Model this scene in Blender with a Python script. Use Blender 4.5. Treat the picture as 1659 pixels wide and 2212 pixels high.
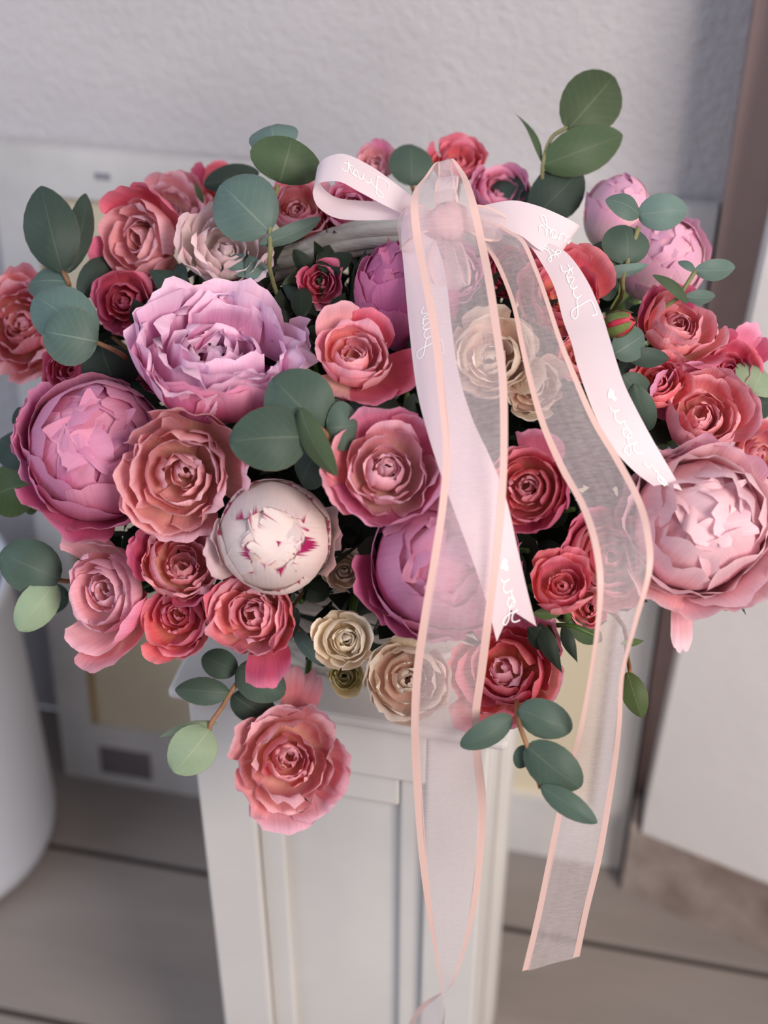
import bpy, bmesh, math, random
import numpy as np
from mathutils import Vector, Matrix

for o in list(bpy.data.objects):
    bpy.data.objects.remove(o)
SC = bpy.context.scene
COL = SC.collection

# ------------------------------------------------------------------ camera
FPX, CX, CY = 3050.0, 829.5, 1106.0           # focal length and centre in pixels of the 1659 x 2212 frame
PITCH, YAW = math.radians(36.7), math.radians(-12.4)
CAM = np.array([0.0, 0.0, 1.55])
FWD = np.array([math.sin(YAW) * math.cos(PITCH), math.cos(YAW) * math.cos(PITCH), -math.sin(PITCH)])
RGT = np.array([math.cos(YAW), -math.sin(YAW), 0.0])
UPV = np.cross(RGT, FWD)
cd = bpy.data.cameras.new('camera')
cam = bpy.data.objects.new('camera', cd)
COL.objects.link(cam)
M = Matrix.Identity(4)
for i in range(3):
    M[i][0], M[i][1], M[i][2], M[i][3] = RGT[i], UPV[i], -FWD[i], CAM[i]
cam.matrix_world = M
cd.sensor_fit = 'VERTICAL'
cd.sensor_height = 36.0
cd.lens = 36.0 * FPX / 2212.0
cd.clip_start = 0.05
cd.dof.use_dof = True
cd.dof.focus_distance = 0.97
cd.dof.aperture_fstop = 4.0
SC.camera = cam

# ------------------------------------------------------------------ light and exposure
w = bpy.data.worlds.new('world')
SC.world = w
w.use_nodes = True
bg = w.node_tree.nodes['Background']
bg.inputs['Color'].default_value = (0.82, 0.86, 1.0, 1)
bg.inputs['Strength'].default_value = 0.30


def area(name, loc, target, sx, sy, power, col):
    l = bpy.data.lights.new(name, 'AREA')
    l.shape = 'RECTANGLE'
    l.size, l.size_y, l.energy, l.color = sx, sy, power, col
    o = bpy.data.objects.new(name, l)
    COL.objects.link(o)
    o.location = loc
    o.rotation_euler = (Vector(target) - Vector(loc)).to_track_quat('-Z', 'Y').to_euler()
    return o


area('window_daylight', (1.7, -0.9, 2.3), (-0.2, 0.9, 0.9), 1.1, 1.5, 76, (1.0, 0.91, 0.83))
area('side_fill_light', (-2.2, -0.4, 2.4), (-0.2, 0.9, 0.9), 1.2, 1.6, 24, (0.70, 0.82, 1.0))  # added cool fill from the left, turns that side of the wall bluish
SC.view_settings.view_transform = 'Standard'
SC.view_settings.look = 'None'
SC.view_settings.gamma = 1.0
SC.view_settings.use_curve_mapping = False
SC.view_settings.exposure = 0.22
SC.cycles.max_bounces = 5
SC.cycles.diffuse_bounces = 3
SC.cycles.glossy_bounces = 2
SC.cycles.transmission_bounces = 4
SC.cycles.transparent_max_bounces = 6

# ------------------------------------------------------------------ projection helpers (where things stand)
def ray(px, py):
    return FWD + RGT * (px - CX) / FPX - UPV * (py - CY) / FPX


def at(px, py, depth):
    return CAM + ray(px, py) * depth


def at_y(px, py, y):
    r = ray(px, py)
    return CAM + r * ((y - CAM[1]) / r[1])


def depth_of(p):
    return float((np.asarray(p) - CAM) @ FWD)


DOME_C = np.array([-0.20, 0.905, 0.93])
DOME_R = np.array([0.315, 0.235, 0.195])


def dome(px, py):
    """axis depth at which the line of sight meets the bouquet's dome (nearest approach if it misses)"""
    r = ray(px, py) / DOME_R
    o = (CAM - DOME_C) / DOME_R
    a, b, c = r @ r, 2 * (r @ o), o @ o - 1
    disc = b * b - 4 * a * c
    if disc <= 0:
        return -b / (2 * a)
    return (-b - math.sqrt(disc)) / (2 * a)


# ------------------------------------------------------------------ object helpers
def lin(c):
    out = []
    for v in c:
        v = v / 255.0
        out.append(v / 12.92 if v <= 0.04045 else ((v + 0.055) / 1.055) ** 2.4)
    return (*out, 1.0)


def tag(o, label=None, cat=None, group=None, kind=None):
    if label:
        o['label'] = label
    if cat:
        o['category'] = cat
    if group:
        o['group'] = group
    if kind:
        o['kind'] = kind
    return o


def thing(name, loc, label, cat, group=None, kind=None):
    o = bpy.data.objects.new(name, None)
    o.empty_display_size = 0.02
    COL.objects.link(o)
    o.location = [float(x) for x in loc]
    return tag(o, label, cat, group, kind)


def mesh_obj(name, verts, faces, mat, parent=None, smooth=True, uvs=None, origin=None):
    """world-space verts; stored relative to the parent (or origin)"""
    verts = np.asarray(verts, dtype=float)
    off = np.zeros(3)
    if parent is not None:
        q = parent
        while q is not None:
            off = off + np.array(q.location)
            q = q.parent
    if origin is not None:
        off = off + np.asarray(origin) - (off if parent is not None else 0)
    me = bpy.data.meshes.new(name)
    me.from_pydata((verts - off).tolist(), [], [list(f) for f in faces])
    if smooth:
        me.polygons.foreach_set('use_smooth', [True] * len(me.polygons))
    if uvs is not None:
        uvl = me.uv_layers.new(name='UVMap')
        idx = np.zeros(len(me.loops), dtype=np.int32)
        me.loops.foreach_get('vertex_index', idx)
        uvl.data.foreach_set('uv', np.asarray(uvs, dtype=np.float32)[idx].ravel())
    if mat is not None:
        me.materials.append(mat)
    me.update()
    o = bpy.data.objects.new(name, me)
    COL.objects.link(o)
    if parent is not None:
        o.parent = parent
        if origin is not None:
            o.location = (np.asarray(origin) - world_loc(parent)).tolist()
    elif origin is not None:
        o.location = np.asarray(origin).tolist()
    return o


def world_loc(q):
    off = np.zeros(3)
    while q is not None:
        off = off + np.array(q.location)
        q = q.parent
    return off


def grid_faces(nu, nv):
    f = []
    for j in range(nv - 1):
        for i in range(nu - 1):
            a = j * nu + i
            f.append((a, a + 1, a + nu + 1, a + nu))
    return f


def catmull(pts, n):
    pts = np.asarray(pts, dtype=float)
    P = np.vstack([2 * pts[0] - pts[1], pts, 2 * pts[-1] - pts[-2]])
    out = []
    for k in range(1, len(P) - 2):
        p0, p1, p2, p3 = P[k - 1], P[k], P[k + 1], P[k + 2]
        for t in np.arange(n) / n:
            out.append(0.5 * (2 * p1 + (p2 - p0) * t + (2 * p0 - 5 * p1 + 4 * p2 - p3) * t * t + (3 * p1 - p0 - 3 * p2 + p3) * t ** 3))
    out.append(pts[-1])
    return np.array(out)


def tube(name, pts, rad, mat, parent=None, sides=8, n=5, closed=False, smooth_path=True):
    pts = np.asarray(pts, dtype=float)
    C = catmull(pts, n) if smooth_path and len(pts) > 1 and not closed else pts
    m = len(C)
    rads = np.interp(np.linspace(0, 1, m), np.linspace(0, 1, len(rad)), rad) if hasattr(rad, '__len__') else np.full(m, rad)
    T = (np.roll(C, -1, 0) - np.roll(C, 1, 0)) if closed else np.gradient(C, axis=0)
    T /= np.linalg.norm(T, axis=1)[:, None] + 1e-12
    ref = np.array([0.31, 0.17, 0.93])
    V = []
    nrm = np.cross(T[0], ref)
    nrm /= np.linalg.norm(nrm)
    for k in range(m):
        nrm = nrm - T[k] * (nrm @ T[k])
        nrm /= np.linalg.norm(nrm) + 1e-12
        bi = np.cross(T[k], nrm)
        for s in range(sides):
            a = 2 * math.pi * s / sides
            V.append(C[k] + rads[k] * (math.cos(a) * nrm + math.sin(a) * bi))
    F = []
    for k in range(m if closed else m - 1):
        k2 = (k + 1) % m
        for s in range(sides):
            F.append((k * sides + s, k * sides + (s + 1) % sides, k2 * sides + (s + 1) % sides, k2 * sides + s))
    if not closed:
        F.append(tuple(range(sides - 1, -1, -1)))
        F.append(tuple((m - 1) * sides + s for s in range(sides)))
    uv = [(s / sides, k / m) for k in range(m) for s in range(sides)]
    return mesh_obj(name, V, F, mat, parent, uvs=uv)


def box(name, lo, hi, mat, parent=None, bevel=0.0, kind=None):
    """bevelled box from two world corners"""
    lo, hi = np.array(lo, float), np.array(hi, float)
    bm = bmesh.new()
    bmesh.ops.create_cube(bm, size=1.0)
    ctr = (lo + hi) / 2
    for v in bm.verts:
        v.co = Vector([v.co[i] * (hi[i] - lo[i]) for i in range(3)])
    if bevel:
        bmesh.ops.bevel(bm, geom=list(bm.edges), offset=bevel, segments=2, profile=0.5, affect='EDGES')
    me = bpy.data.meshes.new(name)
    bm.to_mesh(me)
    bm.free()
    me.materials.append(mat)
    o = bpy.data.objects.new(name, me)
    COL.objects.link(o)
    if parent is not None:
        o.parent = parent
        ctr = ctr - world_loc(parent)
    o.location = ctr.tolist()
    if kind:
        o['kind'] = kind
    return o


# ------------------------------------------------------------------ materials
MATS = {}


def newmat(name):
    m = bpy.data.materials.new(name)
    m.use_nodes = True
    nt = m.node_tree
    nt.nodes.clear()
    out = nt.nodes.new('ShaderNodeOutputMaterial')
    return m, nt, out


def N(nt, t, **kw):
    n = nt.nodes.new(t)
    for k, v in kw.items():
        if k in n.inputs:
            n.inputs[k].default_value = v
        else:
            setattr(n, k, v)
    return n


def math_n(nt, op, a, b=None, c=None):
    n = nt.nodes.new('ShaderNodeMath')
    n.operation = op
    for i, x in enumerate((a, b, c)):
        if x is None:
            continue
        if isinstance(x, (int, float)):
            n.inputs[i].default_value = x
        else:
            nt.links.new(x, n.inputs[i])
    return n.outputs[0]


def mixc(nt, fac, a, b, mode='MIX'):
    n = nt.nodes.new('ShaderNodeMix')
    n.data_type = 'RGBA'
    n.blend_type = mode
    for i, x in ((0, fac), (6, a), (7, b)):
        if isinstance(x, (int, float, tuple)):
            n.inputs[i].default_value = x
        else:
            nt.links.new(x, n.inputs[i])
    return n.outputs[2]


def petal_mat(name, base, mid, edge, flecks=False, streak=0.22, transl=0.28, freq=34.0):
    if name in MATS:
        return MATS[name]
    m, nt, out = newmat(name)
    L = nt.links.new
    uv = N(nt, 'ShaderNodeUVMap')
    uv.uv_map = 'UVMap'
    sep = N(nt, 'ShaderNodeSeparateXYZ')
    L(uv.outputs[0], sep.inputs[0])
    ramp = N(nt, 'ShaderNodeValToRGB')
    cr = ramp.color_ramp
    cr.interpolation = 'EASE'
    cr.elements[0].position, cr.elements[0].color = 0.12, lin(base)
    cr.elements[1].position, cr.elements[1].color = 0.62, lin(mid)
    e = cr.elements.new(0.985)
    e.color = lin(edge)
    L(sep.outputs[1], ramp.inputs[0])
    oi = N(nt, 'ShaderNodeObjectInfo')
    # veins that fan out along the petal
    vx = math_n(nt, 'MULTIPLY', sep.outputs[0], freq)
    vy = math_n(nt, 'MULTIPLY', sep.outputs[1], 2.2)
    rz = math_n(nt, 'MULTIPLY', oi.outputs['Random'], 40.0)
    cmb = N(nt, 'ShaderNodeCombineXYZ')
    L(vx, cmb.inputs[0]); L(vy, cmb.inputs[1]); L(rz, cmb.inputs[2])
    no = N(nt, 'ShaderNodeTexNoise', Scale=1.0, Detail=3.0, Roughness=0.6)
    L(cmb.outputs[0], no.inputs['Vector'])
    tc = N(nt, 'ShaderNodeTexCoord')
    no2 = N(nt, 'ShaderNodeTexNoise', Scale=38.0, Detail=2.0)
    L(tc.outputs['Object'], no2.inputs['Vector'])
    f = math_n(nt, 'MULTIPLY_ADD', no.outputs[0], streak * 2, 1.0 - streak)
    f2 = math_n(nt, 'MULTIPLY_ADD', no2.outputs[0], 0.30, 0.85)
    f3 = math_n(nt, 'MULTIPLY_ADD', oi.outputs['Random'], 0.22, 0.89)
    f = math_n(nt, 'MULTIPLY', math_n(nt, 'MULTIPLY', f, f2), f3)
    hs = N(nt, 'ShaderNodeHueSaturation')
    L(f, hs.inputs['Value'])
    hue = math_n(nt, 'MULTIPLY_ADD', oi.outputs['Random'], 0.022, 0.489)
    L(hue, hs.inputs['Hue'])
    L(ramp.outputs[0], hs.inputs['Color'])
    colr = hs.outputs[0]
    if flecks:
        c2 = N(nt, 'ShaderNodeCombineXYZ')
        L(math_n(nt, 'MULTIPLY', sep.outputs[0], 5.0), c2.inputs[0]); L(rz, c2.inputs[2])
        n3 = N(nt, 'ShaderNodeTexNoise', Scale=1.0, Detail=4.0, Roughness=0.75)
        L(c2.outputs[0], n3.inputs['Vector'])
        thr = math_n(nt, 'SUBTRACT', math_n(nt, 'MULTIPLY_ADD', n3.outputs[0], 1.6, -0.85), math_n(nt, 'MULTIPLY_ADD', sep.outputs[1], -1.35, 1.30))
        thr = math_n(nt, 'MULTIPLY', thr, 14.0)
        cl = N(nt, 'ShaderNodeClamp')
        L(thr, cl.inputs[0])
        colr = mixc(nt, cl.outputs[0], colr, lin((176, 30, 96)))
    bump = N(nt, 'ShaderNodeBump', Strength=0.35, Distance=0.0012)
    L(no.outputs[0], bump.inputs['Height'])
    pb = N(nt, 'ShaderNodeBsdfPrincipled')
    pb.inputs['Roughness'].default_value = 0.52
    pb.inputs['Specular IOR Level'].default_value = 0.28
    pb.inputs['Sheen Weight'].default_value = 0.12
    pb.inputs['Sheen Roughness'].default_value = 0.4
    L(colr, pb.inputs['Base Color'])
    L(bump.outputs[0], pb.inputs['Normal'])
    tr = N(nt, 'ShaderNodeBsdfTranslucent')
    L(colr, tr.inputs['Color'])
    mx = N(nt, 'ShaderNodeMixShader')
    mx.inputs[0].default_value = transl
    L(pb.outputs[0], mx.inputs[1]); L(tr.outputs[0], mx.inputs[2])
    L(mx.outputs[0], out.inputs[0])
    MATS[name] = m
    return m


def simple_mat(name, col, rough=0.5, noise=0.0, nscale=20.0, col2=None, bump=0.0, bscale=60.0, spec=0.4, stretch=None, detail=4.0, transl=0.0):
    if name in MATS:
        return MATS[name]
    m, nt, out = newmat(name)
    L = nt.links.new
    pb = N(nt, 'ShaderNodeBsdfPrincipled')
    pb.inputs['Roughness'].default_value = rough
    pb.inputs['Specular IOR Level'].default_value = spec
    pb.inputs['Base Color'].default_value = lin(col)
    tc = N(nt, 'ShaderNodeTexCoord')
    vec = tc.outputs['Object']
    if stretch:
        mp = N(nt, 'ShaderNodeMapping')
        mp.inputs['Scale'].default_value = stretch
        L(vec, mp.inputs[0])
        vec = mp.outputs[0]
    if noise or col2:
        no = N(nt, 'ShaderNodeTexNoise', Scale=nscale, Detail=detail, Roughness=0.62)
        L(vec, no.inputs['Vector'])
        rp = N(nt, 'ShaderNodeValToRGB')
        rp.color_ramp.elements[0].position = 0.5 - 0.25
        rp.color_ramp.elements[1].position = 0.5 + 0.25
        rp.color_ramp.elements[0].color = lin(col2 if col2 else tuple(c * (1 - noise) for c in col))
        rp.color_ramp.elements[1].color = lin(col)
        L(no.outputs[0], rp.inputs[0])
        L(rp.outputs[0], pb.inputs['Base Color'])
    if bump:
        nb = N(nt, 'ShaderNodeTexNoise', Scale=bscale, Detail=5.0, Roughness=0.6)
        L(vec, nb.inputs['Vector'])
        bp = N(nt, 'ShaderNodeBump', Strength=bump, Distance=0.004)
        L(nb.outputs[0], bp.inputs['Height'])
        L(bp.outputs[0], pb.inputs['Normal'])
    if transl:
        tr = N(nt, 'ShaderNodeBsdfTranslucent', Color=lin(col))
        mx = N(nt, 'ShaderNodeMixShader')
        mx.inputs[0].default_value = transl
        L(pb.outputs[0], mx.inputs[1]); L(tr.outputs[0], mx.inputs[2])
        L(mx.outputs[0], out.inputs[0])
    else:
        L(pb.outputs[0], out.inputs[0])
    MATS[name] = m
    return m


def leaf_mat(name, col, vein, under=0.0):
    if name in MATS:
        return MATS[name]
    m, nt, out = newmat(name)
    L = nt.links.new
    uv = N(nt, 'ShaderNodeUVMap')
    uv.uv_map = 'UVMap'
    sep = N(nt, 'ShaderNodeSeparateXYZ')
    L(uv.outputs[0], sep.inputs[0])
    ax = math_n(nt, 'ABSOLUTE', math_n(nt, 'MULTIPLY_ADD', sep.outputs[0], 2.0, -1.0))
    wid = math_n(nt, 'MULTIPLY_ADD', sep.outputs[1], -0.030, 0.042)
    mid = math_n(nt, 'LESS_THAN', ax, wid)
    # side veins
    sv = math_n(nt, 'SINE', math_n(nt, 'MULTIPLY', math_n(nt, 'SUBTRACT', sep.outputs[1], math_n(nt, 'MULTIPLY', ax, 0.35)), 46.0))
    sv = math_n(nt, 'MULTIPLY', math_n(nt, 'GREATER_THAN', sv, 0.94), 0.16)
    tc = N(nt, 'ShaderNodeTexCoord')
    no = N(nt, 'ShaderNodeTexNoise', Scale=26.0, Detail=4.0, Roughness=0.6)
    L(tc.outputs['Object'], no.inputs['Vector'])
    oi = N(nt, 'ShaderNodeObjectInfo')
    f = math_n(nt, 'MULTIPLY', math_n(nt, 'MULTIPLY_ADD', no.outputs[0], 0.5, 0.75), math_n(nt, 'MULTIPLY_ADD', oi.outputs['Random'], 0.35, 0.82))
    hs = N(nt, 'ShaderNodeHueSaturation')
    hs.inputs['Color'].default_value = lin(col)
    L(f, hs.inputs['Value'])
    L(math_n(nt, 'MULTIPLY_ADD', oi.outputs['Random'], 0.03, 0.485), hs.inputs['Hue'])
    c = mixc(nt, math_n(nt, 'MAXIMUM', math_n(nt, 'MULTIPLY', mid, 0.6), sv), hs.outputs[0], lin(vein))
    # thin reddish rim
    rim = math_n(nt, 'GREATER_THAN', ax, 0.985)
    c = mixc(nt, math_n(nt, 'MULTIPLY', rim, 0.5), c, lin((120, 92, 70)))
    pb = N(nt, 'ShaderNodeBsdfPrincipled')
    pb.inputs['Roughness'].default_value = 0.55
    pb.inputs['Specular IOR Level'].default_value = 0.3
    L(c, pb.inputs['Base Color'])
    bp = N(nt, 'ShaderNodeBump', Strength=0.25, Distance=0.001)
    L(math_n(nt, 'ADD', mid, sv), bp.inputs['Height'])
    L(bp.outputs[0], pb.inputs['Normal'])
    tr = N(nt, 'ShaderNodeBsdfTranslucent')
    L(c, tr.inputs[0])
    mx = N(nt, 'ShaderNodeMixShader')
    mx.inputs[0].default_value = 0.12
    L(pb.outputs[0], mx.inputs[1]); L(tr.outputs[0], mx.inputs[2])
    L(mx.outputs[0], out.inputs[0])
    MATS[name] = m
    return m


def organza_mat():
    m, nt, out = newmat('organza')
    L = nt.links.new
    uv = N(nt, 'ShaderNodeUVMap')
    uv.uv_map = 'UVMap'
    mp = N(nt, 'ShaderNodeMapping')
    mp.inputs['Scale'].default_value = (5.0, 300.0, 1.0)
    L(uv.outputs[0], mp.inputs[0])
    no = N(nt, 'ShaderNodeTexNoise', Scale=1.0, Detail=3.0, Roughness=0.65)
    L(mp.outputs[0], no.inputs['Vector'])
    no2 = N(nt, 'ShaderNodeTexNoise', Scale=9.0, Detail=2.0)
    L(uv.outputs[0], no2.inputs['Vector'])
    fac = math_n(nt, 'MULTIPLY_ADD', no.outputs[0], 0.38, 0.23)
    fac = math_n(nt, 'ADD', fac, math_n(nt, 'MULTIPLY_ADD', no2.outputs[0], 0.16, -0.08))
    pb = N(nt, 'ShaderNodeBsdfPrincipled')
    pb.inputs['Base Color'].default_value = lin((250, 236, 238))
    pb.inputs['Roughness'].default_value = 0.38
    pb.inputs['Specular IOR Level'].default_value = 0.5
    tl = N(nt, 'ShaderNodeBsdfTranslucent', Color=lin((250, 236, 238)))
    a = N(nt, 'ShaderNodeMixShader')
    a.inputs[0].default_value = 0.4
    L(pb.outputs[0], a.inputs[1]); L(tl.outputs[0], a.inputs[2])
    tp = N(nt, 'ShaderNodeBsdfTransparent', Color=(0.98, 0.955, 0.965, 1))
    mx = N(nt, 'ShaderNodeMixShader')
    L(fac, mx.inputs[0])
    L(tp.outputs[0], mx.inputs[1]); L(a.outputs[0], mx.inputs[2])
    L(mx.outputs[0], out.inputs[0])
    return m


def satin_mat(name, col, transl=0.3, rough=0.3, ribs=500.0):
    m, nt, out = newmat(name)
    L = nt.links.new
    uv = N(nt, 'ShaderNodeUVMap')
    uv.uv_map = 'UVMap'
    mp = N(nt, 'ShaderNodeMapping')
    mp.inputs['Scale'].default_value = (3.0, ribs, 1.0)
    L(uv.outputs[0], mp.inputs[0])
    no = N(nt, 'ShaderNodeTexNoise', Scale=1.0, Detail=2.0)
    L(mp.outputs[0], no.inputs['Vector'])
    bp = N(nt, 'ShaderNodeBump', Strength=0.12, Distance=0.0005)
    L(no.outputs[0], bp.inputs['Height'])
    pb = N(nt, 'ShaderNodeBsdfPrincipled')
    pb.inputs['Base Color'].default_value = lin(col)
    pb.inputs['Roughness'].default_value = rough
    pb.inputs['Specular IOR Level'].default_value = 0.6
    pb.inputs['Sheen Weight'].default_value = 0.3
    L(bp.outputs[0], pb.inputs['Normal'])
    tl = N(nt, 'ShaderNodeBsdfTranslucent', Color=lin(col))
    mx = N(nt, 'ShaderNodeMixShader')
    mx.inputs[0].default_value = transl
    L(pb.outputs[0], mx.inputs[1]); L(tl.outputs[0], mx.inputs[2])
    L(mx.outputs[0], out.inputs[0])
    MATS[name] = m
    return m


PAL = {
    'coral': petal_mat('petal_coral', (252, 186, 164), (243, 146, 156), (247, 176, 188)),
    'coralred': petal_mat('petal_coral_red', (250, 166, 138), (240, 116, 132), (244, 148, 162)),
    'crimson': petal_mat('petal_crimson', (228, 112, 126), (220, 92, 124), (232, 126, 154)),
    'rosepink': petal_mat('petal_rose_pink', (250, 194, 170), (243, 168, 172), (246, 188, 196)),
    'softpink': petal_mat('petal_soft_pink', (252, 206, 182), (247, 176, 186), (249, 192, 206)),
    'hotpink': petal_mat('petal_hot_pink', (240, 130, 166), (240, 138, 176), (245, 170, 202)),
    'orchid': petal_mat('petal_orchid_pink', (230, 112, 176), (246, 172, 214), (251, 210, 234), streak=0.14),
    'mauve': petal_mat('petal_mauve', (200, 78, 130), (218, 110, 156), (234, 160, 192), streak=0.14),
    'mauvedeep': petal_mat('petal_deep_mauve', (190, 66, 124), (208, 92, 146), (224, 132, 176), streak=0.14),
    'blush': petal_mat('petal_blush_white', (240, 212, 196), (242, 220, 212), (245, 226, 222), flecks=True, streak=0.06),
    'blushplain': petal_mat('petal_blush', (246, 228, 216), (246, 224, 222), (247, 216, 222), streak=0.08),
    'pale': petal_mat('petal_pale_pink', (248, 164, 176), (252, 190, 200), (253, 214, 222), streak=0.12),
    'paleorchid': petal_mat('petal_pale_orchid', (248, 228, 204), (246, 206, 214), (244, 186, 214), streak=0.12),
    'cream': petal_mat('petal_cream', (248, 222, 182), (248, 232, 210), (248, 236, 218), streak=0.1),
    'creampeach': petal_mat('petal_cream_peach', (250, 200, 182), (250, 226, 210), (250, 236, 218), streak=0.1),
    'greencream': petal_mat('petal_green_cream', (204, 200, 116), (222, 208, 152), (228, 214, 172), streak=0.16),
    'budred': petal_mat('petal_bud_red', (170, 36, 64), (206, 56, 84), (220, 84, 106)),
}
MAT_STEM = simple_mat('green_stem', (74, 104, 44), 0.5, 0.3, 60)
MAT_SEPAL = simple_mat('sepal_green', (126, 146, 78), 0.55, 0.35, 60, transl=0.15)
MAT_TWIG = simple_mat('eucalyptus_twig', (168, 120, 84), 0.6, 0.3, 50)
MAT_TWIGG = simple_mat('eucalyptus_twig_green', (150, 146, 98), 0.6, 0.3, 50)
LEAF = {
    'blue': leaf_mat('eucalyptus_leaf_blue', (98, 120, 112), (130, 146, 134)),
    'dark': leaf_mat('eucalyptus_leaf_dark', (74, 92, 80), (100, 110, 94)),
    'deep': leaf_mat('eucalyptus_leaf_deep', (58, 74, 66), (82, 94, 82)),
    'olive': leaf_mat('eucalyptus_leaf_olive', (72, 88, 62), (104, 114, 88)),
    'pale': leaf_mat('eucalyptus_leaf_pale', (146, 164, 134), (170, 180, 152)),
    'green': leaf_mat('leaf_fresh_green', (78, 98, 56), (112, 126, 84)),
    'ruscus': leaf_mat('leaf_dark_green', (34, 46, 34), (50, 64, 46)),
}
WHITE = simple_mat('white_paint', (226, 222, 218), 0.45, 0.05, 6, bump=0.05, bscale=40)
WHITE_WORN = simple_mat('worn_white_paint', (222, 218, 216), 0.5, 0.10, 9, bump=0.10, bscale=30)
PLASTER = simple_mat('wall_plaster', (206, 201, 203), 0.85, 0.04, 3, bump=0.8, bscale=90, spec=0.15)

# ------------------------------------------------------------------ the room
WALL_Y = 1.425
box('wall_back', (-2.6, WALL_Y, 0), (2.4, WALL_Y + 0.12, 2.9), PLASTER, kind='structure')
FLOOR_GAP = simple_mat('floor_gap_dark', (64, 54, 50), 0.9)
PLANK = simple_mat('floor_plank_paint', (152, 142, 137), 0.5, 0.14, 3.0, bump=0.06, bscale=16, stretch=(0.5, 3.0, 1.0))
floor = box('floor', (-2.6, -1.6, -0.06), (2.4, WALL_Y, -0.006), FLOOR_GAP, kind='structure')
pw = 0.258
k0 = 1.172 + pw
for k in range(9):
    y1 = k0 - k * pw
    box('plank', (-2.6, y1 - pw + 0.005, -0.03), (2.4, min(y1 - 0.005, WALL_Y - 0.001), 0.0), PLANK, floor, bevel=0.002)
# plaster pier at the right, standing out from the back wall, with a worn stained foot
PIER = simple_mat('pier_plaster', (236, 232, 232), 0.8, 0.05, 3, bump=0.2, bscale=60, spec=0.15)


def prism(name, poly, z0, z1, mat, parent=None, kind=None):
    n = len(poly)
    V = [(x, y, z0) for x, y in poly] + [(x, y, z1) for x, y in poly]
    F = [tuple(range(n - 1, -1, -1)), tuple(range(n, 2 * n))] + [(i, (i + 1) % n, n + (i + 1) % n, n + i) for i in range(n)]
    o = mesh_obj(name, V, F, mat, parent, smooth=False)
    if kind:
        o['kind'] = kind
    return o


def sheared(name, x0b, x0t, x1, y0, y1, z0, z1, mat, slope=-0.30):
    V = []
    for z, x0 in ((z0, x0b), (z1, x0t)):
        V += [(x0, y0, z), (x1, y0 + slope * (x1 - x0), z), (x1, y1, z), (x0, y1, z)]
    F = [(3, 2, 1, 0), (4, 5, 6, 7), (0, 1, 5, 4), (1, 2, 6, 5), (2, 3, 7, 6), (3, 0, 4, 7)]
    o = mesh_obj(name, V, F, mat, smooth=False)
    o['kind'] = 'structure'
    return o


PIER_X = lambda z: 0.060 + 0.033 * z
PIER_T = PIER_X(2.9)
sheared('wall_right', PIER_X(0.0), PIER_T, 0.9, 1.262, WALL_Y, 0.0, 2.9, PIER)
STAIN = simple_mat('stained_foot', (196, 184, 178), 0.85, col2=(84, 54, 40), nscale=5, bump=0.5, bscale=30)
prism('baseboard_right', [(0.050, 1.264), (0.9, 1.262 - 0.30 * 0.84 - 0.016), (0.9, 1.2615 - 0.30 * 0.84), (0.0595, 1.2615), (0.0595, WALL_Y - 0.002), (0.050, WALL_Y - 0.002)], 0.0, 0.125, STAIN, kind='structure')
CORNER = simple_mat('corner_shade_mauve', (164, 138, 132), 0.6, 0.08, 8)
sheared('corner_shade_strip_1', 0.0495, 0.0495, 0.150, 1.335, WALL_Y - 0.001, 0.126, 2.9, CORNER, slope=0.0)  # pier's shadow on the back wall, put in as a mauve-brown strip

# ------------------------------------------------------------------ big framed picture leaning on the wall
FR_B, FR_T = 1.300, 1.398          # y of the front face at the floor and at the top
FR_H = 0.935
lean = math.atan2(FR_T - FR_B, FR_H)


def leanbox(name, x0, x1, z0, z1, d0, d1, mat, parent, bevel=0.0015):
    """box in the plane of the leaning picture; d = distance behind its front face"""
    V = []
    for (x, z, d) in [(x0, z0, d0), (x1, z0, d0), (x1, z0, d1), (x0, z0, d1), (x0, z1, d0), (x1, z1, d0), (x1, z1, d1), (x0, z1, d1)]:
        V.append((x, FR_B + d * math.cos(lean) + z * math.sin(lean), max(0.0, z * math.cos(lean) - d * math.sin(lean)) if z > 0.01 else 0.0))
    F = [(0, 3, 2, 1), (4, 5, 6, 7), (0, 1, 5, 4), (1, 2, 6, 5), (2, 3, 7, 6), (3, 0, 4, 7)]
    return mesh_obj(name, V, F, mat, parent, smooth=False)


pic = thing('framed_picture', (-0.37, FR_B, 0), 'large white wooden frame with cream panel leaning against the back wall', 'picture frame')
FX0, FX1 = -0.765, 0.046
leanbox('stile', FX0, FX0 + 0.047, 0, FR_H, 0, 0.022, WHITE_WORN, pic)
leanbox('stile', FX1 - 0.047, FX1, 0, FR_H, 0, 0.022, WHITE_WORN, pic)
leanbox('rail', FX0 + 0.047, FX1 - 0.047, FR_H - 0.055, FR_H, 0.0005, 0.0215, WHITE_WORN, pic)
leanbox('rail', FX0 + 0.047, FX1 - 0.047, 0, 0.10, 0.0005, 0.0215, WHITE_WORN, pic)
CREAM = simple_mat('picture_cream', (226, 212, 184), 0.7, 0.05, 4)
panel = leanbox('panel', FX0 + 0.047, FX1 - 0.047, 0.10, FR_H - 0.055, 0.012, 0.018, CREAM, pic)
leanbox('slip', FX0 + 0.047, FX0 + 0.055, 0.10, FR_H - 0.055, 0.007, 0.0119, simple_mat('wood_slip', (196, 164, 118), 0.6, 0.2, 30), pic)
leanbox('hardware_plate', FX0 + 0.058, FX0 + 0.135, 0.018, 0.066, -0.0015, 0.0004, simple_mat('grey_plate', (126, 118, 120), 0.6, 0.1, 20), pic)
for xx in (-0.64, -0.565, -0.50):
    leanbox('nail_mark', xx, xx + 0.018, FR_H - 0.030, FR_H - 0.022, -0.0006, 0.0004, simple_mat('nail_grey', (150, 148, 158), 0.6), pic)


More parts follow.
